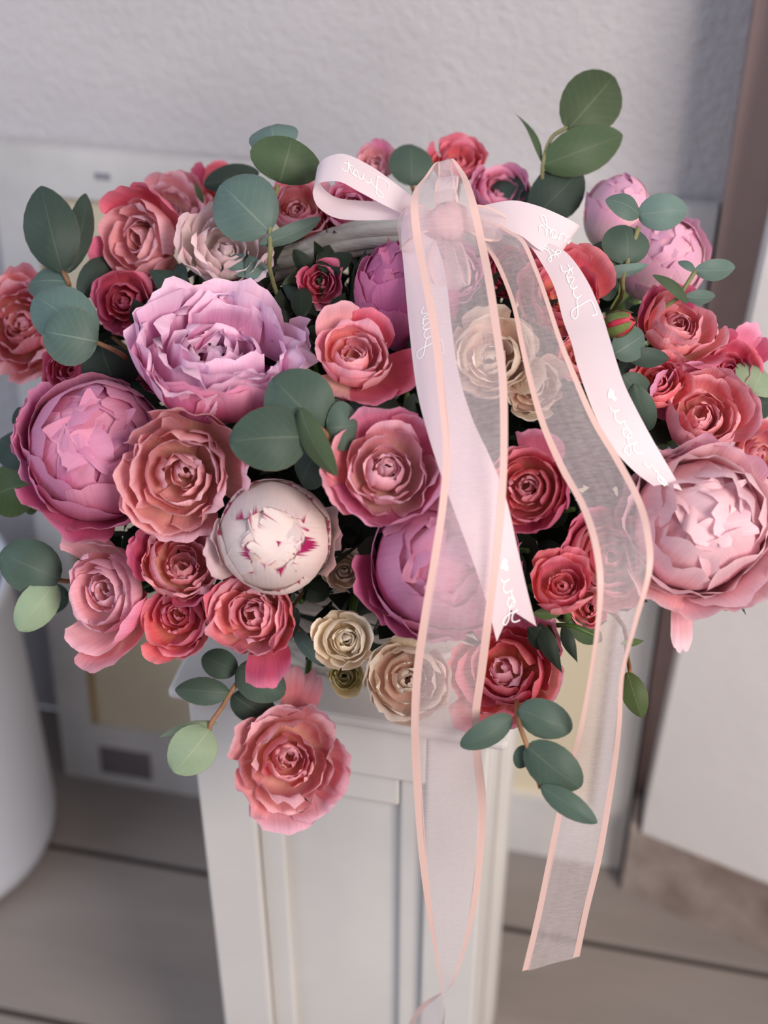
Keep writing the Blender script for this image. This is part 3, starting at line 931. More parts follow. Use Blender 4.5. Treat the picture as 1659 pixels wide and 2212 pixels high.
# ---- coral and pink roses: (px, py, r, palette, tilt, seed, extras, label, options)
CUP = [(3, 0.02, 0.26), (4, 0.18, 0.32), (4, 0.34, 0.40), (4, 0.54, 0.54), (4, 0.76, 0.70), (4, 0.94, 0.76)]
WILD = [(3, 0.05, 0.28), (3, 0.28, 0.42), (4, 0.52, 0.54), (4, 0.80, 0.68), (4, 1.02, 0.74)]
TIGHT = [(3, 0.0, 0.28), (3, 0.18, 0.42), (4, 0.40, 0.54), (4, 0.64, 0.72), (3, 0.84, 0.80)]
ROSES = [
    (300, 520, 98, 'rosepink', (-0.58, 0.12), 101, [(60, 1.0, .6, 1.15, 'crimson'), (110, .95, .6, 1.15, 'crimson'), (200, 1.1, .55, 1.1, 'crimson'), (-60, 1.2, .45, 1.25), (-110, 1.1, .5, 1.1, 'crimson')], 'coral rose facing left at the upper left above the dark leaves', dict(layers=TIGHT, dd=0.0)),
    (365, 455, 78, 'softpink', (-0.1, 0.4), 102, [(60, 1.1, .5, 1.1, 'coral'), (0, 1.1, .5, 1.1, 'coral')], 'pink rose peeking out behind the coral rose at the upper left', dict(dd=0.04)),
    (45, 700, 95, 'coral', (-0.3, 0.15), 103, [(90, 1.2, .4, 1.1), (-80, 1.2, .5, 1.1), (40, 1.1, .4, 1.1)], 'coral pink rose at the far left edge', dict(ruffle=0.16)),
    (385, 1030, 116, 'rosepink', (-0.20, -0.16), 104, [(75, 1.05, .78, 1.28), (35, 1.08, .6, 1.25), (115, 1.0, .6, 1.15), (5, 1.1, .6, 1.2, 'softpink'), (-90, 1.05, .7, 1.05), (-130, 1.05, .6, 1.05), (190, 1.0, .6, 1.05)], 'large dusty coral rose with open dark heart left of the white peony bud', dict(layers=CUP, dd=-0.012, ruffle=0.13)),
    (222, 1282, 94, 'softpink', (-0.58, -0.14), 105, [(15, .92, .85, 1.06), (70, 1.05, .75, 1.15), (-80, 1.12, .85, 1.42, 'coral', .14), (-40, 1.0, .7, 1.12, 'hotpink'), (115, 1.2, .55, 1.25), (-110, 1.1, .6, 1.2)], 'soft pink rose facing left at the lower left, one petal hanging', dict(layers=TIGHT, dd=-0.02, ruffle=0.07)),
    (388, 1212, 88, 'coral', (0.12, 0.34), 106, [(180, 1.1, .5, 1.15, 'crimson'), (150, 1.1, .5, 1.1, 'crimson'), (-60, 1.1, .6, 1.1, 'crimson'), (20, 1.1, .5, 1.1, 'crimson')], 'coral rose tucked below the large dusty coral rose', dict(layers=CUP, dd=0.01, ruffle=0.13)),
    (380, 1335, 72, 'coralred', (-0.40, 0.02), 107, [(-120, 1.2, .5, 1.2), (-60, 1.15, .55, 1.15, 'coral'), (20, 1.0, .6, 1.1, 'coral')], 'small coral red rose between two roses on the lower left rim', dict(layers=WILD, dd=0.0)),
    (540, 1332, 88, 'coral', (-0.32, 0.08), 108, [(-70, 1.35, .6, 1.3, 'crimson', .1), (20, 1.0, .6, 1.1, 'coralred'), (150, 1.0, .6, 1.05, 'crimson'), (80, 1.0, .7, 1.05, 'crimson'), (-30, 1.1, .5, 1.1, 'coralred')], 'coral rose with drooping petal right below the white peony bud', dict(layers=CUP, dd=-0.01, ruffle=0.12)),
    (765, 765, 86, 'coral', (0.10, 0.48), 109, [(115, 1.05, .6, 1.2, 'softpink'), (-20, 1.3, .75, 1.35, 'crimson'), (-70, 1.25, .7, 1.25, 'crimson'), (-120, 1.2, .6, 1.2, 'softpink'), (60, 1.1, .6, 1.1, 'crimson'), (-45, .9, .5, 1.05, 'rosepink')], 'half open coral rose between the open pink peony and the ribbon', dict(layers=TIGHT, inner='coral', dd=0.0)),
    (838, 1018, 98, 'softpink', (0.06, 0.18), 110, [(95, 1.05, .75, 1.3, 'hotpink'), (55, 1.05, .6, 1.2, 'hotpink'), (200, 1.1, .6, 1.3, 'coral'), (160, 1.1, .55, 1.2, 'coral'), (-80, 1.0, .75, 1.2, 'hotpink'), (-130, 1.05, .7, 1.2, 'hotpink'), (-25, 1.0, .7, 1.15, 'hotpink'), (20, 1.15, .5, 1.2, 'crimson')], 'cupped pink rose with pale heart in the middle of the arrangement', dict(layers=CUP, dd=-0.01)),
    (1143, 1058, 82, 'coralred', (-0.22, 0.05), 111, [(75, 1.1, .65, 1.4, 'hotpink'), (10, 1.0, .7, 1.1, 'crimson'), (-50, 1.0, .7, 1.1, 'crimson'), (120, 1.0, .6, 1.1, 'coral'), (-110, 1.05, .6, 1.1, 'crimson')], 'crimson coral rose between the two sheer ribbon strands', dict(layers=CUP, inner='coral', dd=0.0)),
    (1212, 1262, 70, 'coralred', (-0.02, 0.52), 112, [(110, 1.05, .5, 1.1), (60, 1.05, .5, 1.1), (-70, .9, .7, 1.05, 'coral')], 'small crimson rose with orange base beside the satin ribbon tip', dict(layers=TIGHT, dd=0.0)),
    (1318, 1205, 92, 'coral', (0.05, 0.08), 113, [(160, 1.0, .6, 1.1, 'crimson'), (120, 1.05, .6, 1.1, 'crimson'), (-80, 1.1, .6, 1.15)], 'coral rose seen through the right sheer ribbon strand', dict(layers=CUP, dd=0.01)),
    (1095, 1446, 98, 'coralred', (-0.24, 0.10), 114, [(40, 1.1, .55, 1.25, 'hotpink', .1), (-20, 1.1, .6, 1.12, 'coral'), (-70, 1.15, .6, 1.1, 'coral'), (-130, 1.25, .5, 1.25, 'coral', .1), (100, 1.1, .6, 1.15, 'hotpink'), (180, 1.1, .6, 1.15)], 'bright coral rose at the front under the satin ribbon tip', dict(layers=WILD, inner='softpink', dd=-0.004, ruffle=0.13)),
    (1215, 635, 88, 'coralred', (0.15, 0.3), 115, [(40, 1.1, .7, 1.2), (80, 1.1, .6, 1.1), (-60, 1.1, .6, 1.1, 'coral')], 'coral red rose behind the right satin ribbon tail', dict(layers=WILD, dd=0.02)),
    (1465, 700, 86, 'coral', (0.30, 0.55), 116, [(90, .9, .6, 1.1, 'crimson'), (150, .95, .6, 1.1, 'crimson'), (-70, 1.2, .7, 1.25, 'crimson'), (-30, 1.1, .6, 1.1)], 'coral rose at the back right below the eucalyptus sprigs', dict(layers=TIGHT, dd=0.01)),
    (1520, 895, 95, 'coral', (0.2, 0.3), 117, [(150, 1.1, .5, 1.2, 'hotpink'), (110, 1.05, .5, 1.1, 'hotpink'), (40, 1.0, .6, 1.1), (0, 1.1, .6, 1.1)], 'coral rose right above the big pale pink peony', dict(layers=CUP, dd=0.02)),
    (1580, 790, 58, 'crimson', (0.35, 0.35), 118, [(60, 1.25, .5, 1.4, 'hotpink', .1), (30, 1.25, .45, 1.4), (100, 1.1, .5, 1.2)], 'crimson pink rose with ragged petals at the far right', dict(layers=WILD, dd=0.03)),
    (1650, 985, 74, 'coral', (0.4, 0.2), 119, [(200, 1.1, .5, 1.1, 'hotpink'), (-90, 1.2, .6, 1.1)], 'coral rose cut off by the right edge of the photo', dict(layers=WILD, dd=0.03)),
    (990, 348, 56, 'coralred', (0.05, 0.65), 120, [(100, 1.05, .6, 1.15), (45, 1.0, .6, 1.1), (160, 1.05, .4, 1.2)], 'coral red rose at the top behind the peak of the bow', dict(layers=WILD, dd=0.05)),
    (808, 352, 50, 'softpink', (-0.1, 0.6), 121, [(70, 1.0, .5, 1.1, 'hotpink')], 'soft pink rosebud at the top left of the round leaf', dict(layers=TIGHT, dd=0.05)),
    (1080, 412, 62, 'hotpink', (0.1, 0.5), 122, [(150, 1.0, .6, 1.05), (20, 1.0, .6, 1.05)], 'bright pink rose directly behind the right bow loop', dict(layers=CUP, dd=0.03)),
    (645, 450, 72, 'coral', (-0.05, 0.5), 123, [(100, 1.05, .6, 1.1, 'hotpink')], 'coral rose between the tall eucalyptus stem and the bow', dict(layers=CUP, dd=0.04)),
    (758, 440, 62, 'hotpink', (0.0, 0.4), 124, [(-60, 1.1, .6, 1.1)], 'pink rose seen through the left satin bow loop', dict(layers=CUP, dd=0.03)),
    (1425, 825, 60, 'coralred', (0.1, 0.3), 125, [(60, 1.1, .6, 1.1, 'coral')], 'orange coral rose deep behind the right satin tail', dict(layers=WILD, dd=0.035)),
    (1255, 775, 55, 'coral', (0.1, 0.2), 126, [], 'peach coral rose hidden between the right ribbons', dict(layers=WILD, dd=0.035)),
    (1272, 1315, 48, 'coralred', (0.1, -0.1), 127, [], 'small red rosebud at the lower edge beside the right sheer strand', dict(layers=TIGHT, dd=0.02)),
    (268, 650, 66, 'crimson', (-0.2, 0.1), 128, [(-80, 1.1, .6, 1.1)], 'dark crimson rose in the shade under the upper left coral rose', dict(layers=WILD, dd=0.045)),
    (150, 800, 62, 'crimson', (-0.3, 0.0), 129, [], 'dark crimson rose in the shade at the left behind the leaves', dict(layers=WILD, dd=0.05)),
    (740, 470, 60, 'coralred', (-0.1, 0.2), 130, [], 'coral red rose in the shade behind the basket handle', dict(layers=WILD, dd=0.06)),
    (345, 790, 62, 'crimson', (-0.1, 0.1), 131, [], 'dark crimson rose hidden left of the open pink peony', dict(layers=WILD, dd=0.06)),
    (690, 610, 44, 'crimson', (0.0, 0.1), 132, [(-90, 1.2, .5, 1.2, 'hotpink')], 'small dark pink rose in the hollow under the handle', dict(layers=WILD, dd=0.06)),
    (480, 400, 50, 'coralred', (-0.1, 0.5), 133, [(150, 1.1, .4, 1.3, 'crimson')], 'small red rose behind the round leaf at the back left', dict(layers=WILD, dd=0.06)),
    (1100, 590, 60, 'crimson', (0.1, 0.2), 134, [], 'dark crimson rose in the gap between the two sheer strands', dict(layers=WILD, dd=0.04)),
    (980, 590, 70, 'orchid', (0.0, 0.3), 135, [(90, 1.0, .7, 1.0)], 'lilac pink bloom right under the organza bow knot', dict(layers=CUP, dd=0.03)),
]
for (px, py, r, pal, tilt, seed, ex, label, opt) in ROSES:
    rose('rose', px, py, r, pal, label, tilt=tilt, seed=seed, extras=ex, **opt)

# hanging rose in front of the pedestal, on its own drooping stem
hd = depth_of(at_y(620, 1640, 0.69))
ht, hfr, hR = rose('rose', 622, 1648, 98, 'rosepink', 'coral rose hanging low in front of the pedestal', tilt=(0.14, -0.20), depth=hd, seed=146, layers=[(4, 0.02, 0.30), (4, 0.24, 0.40), (4, 0.48, 0.54), (4, 0.74, 0.66), (5, 1.02, 0.66)], inner='coral', ruffle=0.16, stem=False,
                   extras=[(65, 1.1, .6, 1.2, 'softpink'), (105, 1.15, .65, 1.05, 'softpink'), (-95, 1.25, .75, 1.15, 'softpink'), (-55, 1.2, .6, 1.1, 'softpink'), (-140, 1.1, .6, 1.15, 'softpink'), (150, 1.2, .5, 1.15), (0, 1.15, .5, 1.12, 'coral'), (-25, 1.1, .45, 1.15, 'coral'), (72, 1.6, .3, 1.35, 'coral'), (85, 1.55, .22, 1.5, 'coral')])
tube('stem', [hfr[0] - hfr[3] * 0.7 * hR, at(655, 1540, hd + 0.035), at(662, 1480, hd + 0.06), at(670, 1400, hd + 0.10), at(680, 1250, hd + 0.20)], 0.0027, MAT_STEM, ht, sides=7)

# ---- cream roses
CREAMS = [
    (1065, 765, 88, 'creampeach', (0.10, 0.10), 201, [(100, 1.05, .6, 1.1, 'cream'), (-30, 1.15, .5, 1.15, 'cream', .08), (30, 1.05, .5, 1.05), (180, 1.0, .7, 1.05), (-100, 1.0, .8, 1.1)], 'blush cream rose half covered by the long sheer ribbon', dict(layers=CUP, dd=-0.004)),
    (1150, 832, 66, 'creampeach', (0.15, 0.0), 202, [(-90, 1.0, .7, 1.1, 'cream'), (40, 1.05, .5, 1.1)], 'cream rose behind the second sheer strand, touching the blush rose', dict(layers=CUP, dd=0.012)),
    (745, 1382, 64, 'cream', (-0.03, 0.05), 203, [(160, 1.0, .4, 1.1), (-60, .95, .6, 1.05), (-130, 1.0, .5, 1.08), (100, .95, .6, 1.05)], 'round cream rosebud at the front above the basket rim', dict(layers=TIGHT, dd=0.0, inner='cream')),
    (748, 1462, 42, 'greencream', (0.05, -0.25), 204, [], 'small greenish cream bud hanging under the cream rosebud', dict(layers=TIGHT, dd=0.03)),
    (880, 1468, 84, 'creampeach', (0.10, -0.05), 205, [(150, 1.0, .7, 1.08, 'cream'), (200, 1.0, .6, 1.05), (110, 1.0, .7, 1.1, 'cream'), (-70, 1.0, .8, 1.1), (0, 1.0, .8, 1.05)], 'peach cream rose at the front, right half under the ribbon', dict(layers=CUP, dd=-0.005)),
    (745, 1235, 46, 'cream', (0.0, 0.1), 206, [(160, 1.1, .5, 1.1)], 'small cream rose in the shade beside the white peony bud', dict(layers=WILD, dd=0.05)),
]
for (px, py, r, pal, tilt, seed, ex, label, opt) in CREAMS:
    rose('rose', px, py, r, pal, label, tilt=tilt, seed=seed, extras=ex, **opt)

# ---- closed red rosebud with green sepals
rng = random.Random(300)
bd = dome(1335, 700) - 0.02
bR = 34 * bd / FPX
bf = flower_frame(1336, 700, bd, (0.72, 0.25))
bud = thing('rosebud', bf[0], 'tight red rosebud in green sepals resting on the satin tail', 'rosebud')
for k in range(4):
    petal(bud, bf, bR, ball_prof(0.80 + 0.03 * k, 6, 0.0) * np.array([0.92, 1.2]), k * 1.6, 0.9, PAL['budred'], rng, ruffle=0.03, tround=0.3)
for k in range(5):
    petal(bud, bf, bR, ball_prof(0.95, 24, 0.10) * np.array([0.92, 1.25]), k * 1.2566 + 0.3, 0.46, MAT_SEPAL, rng, ruffle=0.05, tround=0.9, notch=0, wbase=0.7, name='sepal')
tube('stem', [bf[0] - bf[3] * 1.1 * bR, at(1290, 735, bd + 0.03), at(1300, 820, bd + 0.08), FOAM_TOP + (0.05, 0, 0)], 0.0018, MAT_STEM, bud, sides=6)

# ------------------------------------------------------------------ leaves
def leaf_mesh(parent, base, tip, wdir, width, mat, rng, shape='round', cup=0.12, name='leaf', bend=0.10):
    base, tip = np.asarray(base), np.asarray(tip)
    ax = tip - base
    Ln = np.linalg.norm(ax)
    ax = ax / Ln
    wd = wdir - ax * (wdir @ ax)
    wd /= np.linalg.norm(wd)
    nm = np.cross(wd, ax)
    nu, nv = 9, 12
    V, UVs = [], []
    tw = rng.uniform(-0.12, 0.12)
    for j in range(nv):
        v = (1 - math.cos(math.pi * j / (nv - 1))) / 2
        if shape == 'round':
            s = max(0.002, math.sin(math.pi * min(max(v, 0.0), 1.0) ** 0.90)) ** 0.50
        elif shape == 'oval':
            s = max(0.004, math.sin(math.pi * v ** 0.9)) ** 0.62
        else:
            s = max(0.015, math.sin(math.pi * v ** 0.72)) ** 1.15
        for i in range(nu):
            u = -1 + 2 * i / (nu - 1)
            a = u * s * width / 2
            h = -cup * width * (1 - abs(u) ** 1.6) * s - bend * Ln * math.sin(math.pi * v) + tw * a * v
            h += 0.012 * width * math.sin(5 * u + 7 * v + 10 * tw)
            V.append(base + ax * (v * Ln) + wd * a + nm * h)
            UVs.append((i / (nu - 1), v))
    return mesh_obj(name, V, grid_faces(nu, nv), mat, parent, uvs=UVs)


def sprig(name, label, stems, leaves, dbase=None, off=-0.02, twig=None, cat='foliage', trad=0.0017, seed=5, group=None, to_basket=True):
    """stems: list of pixel polylines (px, py[, extra depth]); leaves: (bx, by, tx, ty, width px, roll deg, depth change of tip, palette, shape)"""
    rng = random.Random(seed)
    x0, y0 = stems[0][0][:2]
    d = dbase if dbase is not None else dome(x0, y0) + off
    t = thing(name, at(x0, y0, d), label, cat, group)
    for k, st in enumerate(stems):
        pts = [at(q[0], q[1], d + (q[2] if len(q) > 2 else 0.0)) for q in st]
        if k == 0 and to_basket:
            q = FOAM_TOP + np.clip((pts[0] - FOAM_TOP) * 0.3, -0.07, 0.07)
            q[2] = FOAM_TOP[2]
            pts = [q, (q * 0.45 + pts[0] * 0.55)] + pts
        tube('twig', pts, trad, twig or MAT_TWIG, t, sides=6, n=4)
    for lf in leaves:
        bx, by, tx, ty, wpx, roll, dt, pal = lf[:8]
        shape = lf[8] if len(lf) > 8 else 'round'
        ed = lf[9] if len(lf) > 9 else 0.0
        dl = d + ed
        b, tp = at(bx, by, dl), at(tx, ty, dl + dt)
        ax = tp - b
        view = FWD
        wd = np.cross(ax / np.linalg.norm(ax), view)
        wd /= np.linalg.norm(wd)
        axn = ax / np.linalg.norm(ax)
        ra = math.radians(roll)
        wd = wd * math.cos(ra) + np.cross(axn, wd) * math.sin(ra)
        leaf_mesh(t, b, tp, wd, wpx * dl / FPX, LEAF[pal], rng, shape)
    return t


sprig('eucalyptus_sprig', 'tall eucalyptus sprig with round leaves left of the bow', [[(590, 610, .02), (584, 540), (585, 470), (600, 400)]],
      [(604, 395, 630, 298, 158, 10, 0.0, 'olive'), (596, 330, 588, 272, 110, 0, .02, 'blue', 'round', .02), (583, 500, 478, 398, 150, -5, .01, 'blue'), (560, 528, 694, 470, 42, 30, .01, 'blue', 'oval'),
       (584, 595, 466, 566, 58, 20, 0.02, 'blue', 'oval', .02), (610, 615, 712, 560, 44, 30, 0.03, 'olive', 'oval', .02)], dbase=dome(584, 480) - 0.0, twig=MAT_TWIGG, seed=1)
sprig('eucalyptus_sprig', 'eucalyptus sprig with two long dark leaves at the far left', [[(165, 660, .04), (150, 615), (135, 585)]],
      [(135, 590, 88, 402, 118, 8, .0, 'deep', 'oval'), (145, 590, 185, 418, 62, 35, .02, 'deep', 'oval'), (150, 610, 62, 618, 72, 15, .02, 'blue'), (170, 640, 240, 560, 70, 20, .03, 'deep', 'oval')], dbase=dome(150, 640) + 0.02, seed=2)
sprig('eucalyptus_sprig', 'eucalyptus sprig with three round leaves left of the open pink peony', [[(300, 800, .05), (262, 765, .01), (205, 738)]],
      [(212, 738, 93, 716, 128, -4, .0, 'blue'), (205, 730, 75, 640, 128, 5, .02, 'blue', 'round', .012), (218, 745, 262, 835, 130, 8, .03, 'deep', 'round', .02)], dbase=dome(200, 740) - 0.02, seed=3)
sprig('eucalyptus_sprig', 'eucalyptus sprig with broad leaves in the centre left of the cupped rose', [[(745, 1010, .05), (715, 955, .01), (690, 925), (660, 945)]],
      [(700, 925, 590, 815, 158, -6, .0, 'dark', 'round', .008), (662, 945, 495, 955, 142, 4, -.008, 'dark'), (648, 880, 728, 1028, 62, 25, .0, 'olive', 'oval', -.006), (705, 925, 772, 915, 110, 10, .01, 'dark', 'round', .004), (700, 960, 655, 1050, 95, 20, .02, 'deep', 'round', .012), (720, 905, 752, 880, 70, 10, .02, 'dark', 'round', .012)], dbase=dome(690, 940) - 0.012, seed=4)
sprig('eucalyptus_sprig', 'dark eucalyptus leaf pair above the cupped rose in the centre', [[(895, 960, .05), (880, 930, .02), (860, 900)]],
      [(862, 905, 757, 862, 88, 10, .01, 'deep'), (870, 930, 895, 850, 40, 20, .02, 'deep', 'oval'), (880, 935, 920, 1010, 56, 20, .02, 'deep')], dbase=dome(840, 890) + 0.03, seed=5)
sprig('eucalyptus_sprig', 'eucalyptus sprig with one dark and one pale leaf at the lower left edge', [[(215, 1235, .05), (160, 1255, .01), (120, 1252)]],
      [(130, 1250, 0, 1195, 118, 6, 0, 'dark'), (118, 1258, 40, 1362, 84, -10, -.005, 'pale'), (150, 1290, 90, 1290, 70, 0, .03, 'deep', 'round', .02)], dbase=dome(120, 1240) - 0.01, seed=6)
sprig('eucalyptus_sprig', 'eucalyptus sprig trailing left of the hanging rose', [[(560, 1400, .08), (525, 1455, .01), (497, 1498), (478, 1530), (457, 1560), (452, 1580)]],
      [(497, 1497, 378, 1490, 62, 10, 0, 'dark', 'oval'), (512, 1450, 437, 1418, 66, 10, .01, 'dark', 'round', .01), (512, 1445, 615, 1500, 92, -10, .0, 'dark', 'round'), (502, 1500, 590, 1545, 78, 10, .02, 'deep', 'round', .012), (452, 1575, 375, 1668, 104, -6, -.006, 'pale', 'round', -.004), (470, 1562, 345, 1592, 26, 40, .0, 'pale', 'oval', .004)], dbase=depth_of(at_y(497, 1500, 0.70)), seed=7)
sprig('eucalyptus_sprig', 'eucalyptus sprig hanging under the bright coral rose at the lower right', [[(1105, 1480, .08), (1118, 1552, .01), (1140, 1615), (1168, 1702)]],
      [(1105, 1548, 995, 1612, 62, -10, .0, 'dark', 'round', .01), (1120, 1530, 1236, 1575, 84, 0, .0, 'dark', 'round', .01), (1138, 1610, 1255, 1700, 98, 5, 0, 'dark'), (1135, 1610, 1120, 1660, 40, 0, .0, 'dark', 'round', .008), (1168, 1698, 1290, 1778, 54, -5, -.005, 'dark', 'oval', -.004)], dbase=depth_of(at_y(1140, 1600, 0.632)), seed=8)
sprig('eucalyptus_sprig', 'eucalyptus sprig of large dark leaves rising highest at the upper right', [[(1190, 560, .05), (1175, 440, .02), (1172, 360), (1190, 300), (1225, 275)]],
      [(1225, 282, 1325, 165, 132, 6, .02, 'olive'), (1170, 358, 1345, 292, 104, 10, .01, 'olive', 'oval'), (1150, 470, 1255, 365, 112, 10, .01, 'deep', 'round', .01), (1170, 352, 1112, 245, 26, 45, .02, 'olive', 'thin'), (1150, 450, 1060, 375, 70, 10, .03, 'deep', 'round', .03)], dbase=dome(1190, 420) + 0.01, twig=MAT_TWIGG, seed=9)
sprig('eucalyptus_sprig', 'grey green eucalyptus sprig with round leaves right of the bow', [[(1325, 670, .04), (1345, 600), (1362, 545), (1380, 490)]],
      [(1382, 466, 1308, 432, 62, 20, -.005, 'blue', 'oval'), (1378, 464, 1484, 452, 80, 10, .0, 'blue'), (1352, 572, 1345, 486, 108, 10, .006, 'dark'), (1345, 560, 1268, 545, 66, 10, .004, 'dark', 'round', .004), (1290, 590, 1400, 572, 30, 30, .0, 'blue', 'oval'), (1270, 565, 1205, 545, 56, 20, .01, 'deep', 'round', .015), (1310, 650, 1302, 575, 56, 10, .02, 'deep', 'round', .02)], dbase=dome(1350, 560) - 0.01, twig=MAT_TWIGG, seed=10)
sprig('eucalyptus_sprig', 'small eucalyptus sprig with three leaves sticking out at the right', [[(1375, 695, .04), (1420, 672, .01), (1462, 645), (1480, 620), (1502, 585)]],
      [(1500, 583, 1588, 578, 50, 25, .01, 'blue', 'oval'), (1502, 585, 1464, 566, 24, 25, .0, 'blue', 'oval'), (1486, 655, 1410, 594, 34, 30, -.005, 'olive', 'oval', -.004), (1478, 640, 1545, 640, 34, 25, .01, 'blue', 'oval')], dbase=dome(1460, 640) - 0.012, twig=MAT_TWIGG, seed=12)
sprig('eucalyptus_sprig', 'single round eucalyptus leaf on a stem at the top behind the bow', [[(895, 450, .05), (890, 400)]], [(888, 402, 886, 312, 98, 5, .01, 'dark')], dbase=dome(890, 380) + 0.04, seed=13)
sprig('eucalyptus_sprig', 'eucalyptus sprig with dark leaves at the right edge above the pale peony', [[(1560, 900, .05), (1600, 860, .02), (1625, 840)]],
      [(1625, 850, 1640, 795, 110, 0, .02, 'pale'), (1590, 880, 1680, 862, 70, 10, .02, 'deep', 'oval'), (1600, 1270, 1690, 1240, 60, 0, .02, 'deep', 'oval')], dbase=dome(1620, 850) + 0.03, seed=14)
sprig('eucalyptus_sprig', 'dark eucalyptus leaves under the pale peony at the right edge', [[(1560, 1200, .05), (1590, 1225), (1610, 1230)]], [(1605, 1225, 1690, 1250, 76, 10, .02, 'deep'), (1590, 1290, 1612, 1330, 8, 0, .0, 'dark', 'thin')], dbase=dome(1600, 1220) + 0.03, seed=15)
sprig('eucalyptus_sprig', 'large shaded green leaves at the far left beside the mauve peony', [[(120, 1000, .06), (70, 1000, .02), (50, 990)]],
      [(80, 1000, 0, 950, 90, 10, .02, 'deep'), (85, 1040, -20, 1080, 120, 10, .02, 'green', 'round', .02), (90, 960, 40, 880, 70, 20, .02, 'deep', 'oval', .02), (80, 1060, 60, 1110, 40, 0, .02, 'green', 'oval', .03)], dbase=dome(90, 1000) + 0.035, seed=16)
sprig('eucalyptus_sprig', 'single upright leaf beside the right sheer strand at the lower right', [[(1330, 1330, .08), (1355, 1420, .02), (1362, 1455)]], [(1355, 1452, 1388, 1550, 56, 10, .0, 'green', 'oval')], dbase=depth_of(at_y(1370, 1500, 0.72)), seed=17)
sprig('eucalyptus_sprig', 'blue grey leaves tucked behind the rosebud at the right', [[(1300, 830, .05), (1320, 780, .02), (1340, 765)]],
      [(1325, 765, 1390, 720, 78, 10, .01, 'blue'), (1345, 810, 1395, 870, 70, 10, .02, 'dark', 'round', .01), (1370, 830, 1405, 930, 60, 20, .02, 'dark', 'oval', .01), (1350, 765, 1445, 775, 46, 20, .01, 'deep', 'oval', .006), (1290, 800, 1250, 720, 50, 10, .02, 'deep', 'oval', .02)], dbase=dome(1350, 780) + 0.022, seed=18)
sprig('ruscus_sprig', 'pointed dark green leaves drooping at the lower right beside the coral rose', [[(1200, 1290, .06), (1185, 1345, .02), (1235, 1352), (1290, 1375)], [(1185, 1345, .02), (1200, 1390)]],
      [(1165, 1345, 1215, 1455, 40, 15, 0, 'ruscus', 'thin'), (1215, 1350, 1248, 1432, 30, 15, 0, 'ruscus', 'thin'), (1140, 1355, 1212, 1408, 52, 20, .01, 'ruscus', 'thin'), (1340, 1390, 1392, 1384, 18, 0, .01, 'green', 'thin'), (1150, 1325, 1225, 1318, 30, 10, .02, 'green', 'thin'), (1225, 1340, 1300, 1385, 50, 10, .02, 'olive', 'oval', .02)], dbase=depth_of(at_y(1200, 1370, 0.705)), twig=MAT_STEM, seed=19)
sprig('eucalyptus_sprig', 'thin folded grey leaf hanging by the cream rosebud', [[(620, 1330, .05), (640, 1350, .0), (650, 1370)]], [(632, 1345, 700, 1440, 36, 20, .0, 'blue', 'oval')], dbase=depth_of(at_y(650, 1370, 0.72)), seed=20)
sprig('eucalyptus_sprig', 'dark leaf at the back left above the blush rose', [[(480, 470, .05), (500, 420, .02), (500, 395)]], [(440, 400, 560, 372, 60, 10, .02, 'deep', 'oval'), (440, 440, 418, 390, 14, 0, 0, 'green', 'thin')], dbase=dome(490, 420) + 0.05, seed=21)

# the dense tangle of dark leaves inside the arrangement (nobody could count it)
rng = random.Random(900)
TV, TF, TU = [], [], []
while len(TF) < 1500 * 6:
    v = np.array([rng.gauss(0, 1) for _ in range(3)])
    v /= np.linalg.norm(v)
    if v[2] < -0.55:
        continue
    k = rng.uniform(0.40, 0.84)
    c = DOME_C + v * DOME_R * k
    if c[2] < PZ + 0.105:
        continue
    a = v * 0.7 + np.array([rng.gauss(0, 1) for _ in range(3)]) * 0.6
    a /= np.linalg.norm(a)
    b = np.cross(a, np.array([rng.gauss(0, 1) for _ in range(3)]))
    b /= np.linalg.norm(b)
    nrm = np.cross(a, b)
    L2, W2 = rng.uniform(0.016, 0.026), rng.uniform(0.006, 0.011)
    o0 = len(TV)
    TV += [c - a * L2, c - a * L2 * 0.3 + b * W2, c + a * L2 * 0.45 + b * W2 * 0.8, c + a * L2, c + a * L2 * 0.45 - b * W2 * 0.8, c - a * L2 * 0.3 - b * W2, c - a * L2 * 0.3 + nrm * W2 * 0.25, c + a * L2 * 0.45 + nrm * W2 * 0.25]
    TU += [(.5, 0), (1, .35), (1, .7), (.5, 1), (0, .7), (0, .35), (.5, .35), (.5, .7)]
    TF += [(o0, o0 + 1, o0 + 6), (o0, o0 + 6, o0 + 5), (o0 + 1, o0 + 2, o0 + 7, o0 + 6), (o0 + 6, o0 + 7, o0 + 4, o0 + 5), (o0 + 2, o0 + 3, o0 + 7), (o0 + 7, o0 + 3, o0 + 4)]
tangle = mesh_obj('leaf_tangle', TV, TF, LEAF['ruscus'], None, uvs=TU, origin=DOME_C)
tag(tangle, 'dense tangle of dark green leaves filling the inside of the arrangement', 'foliage', kind='stuff')

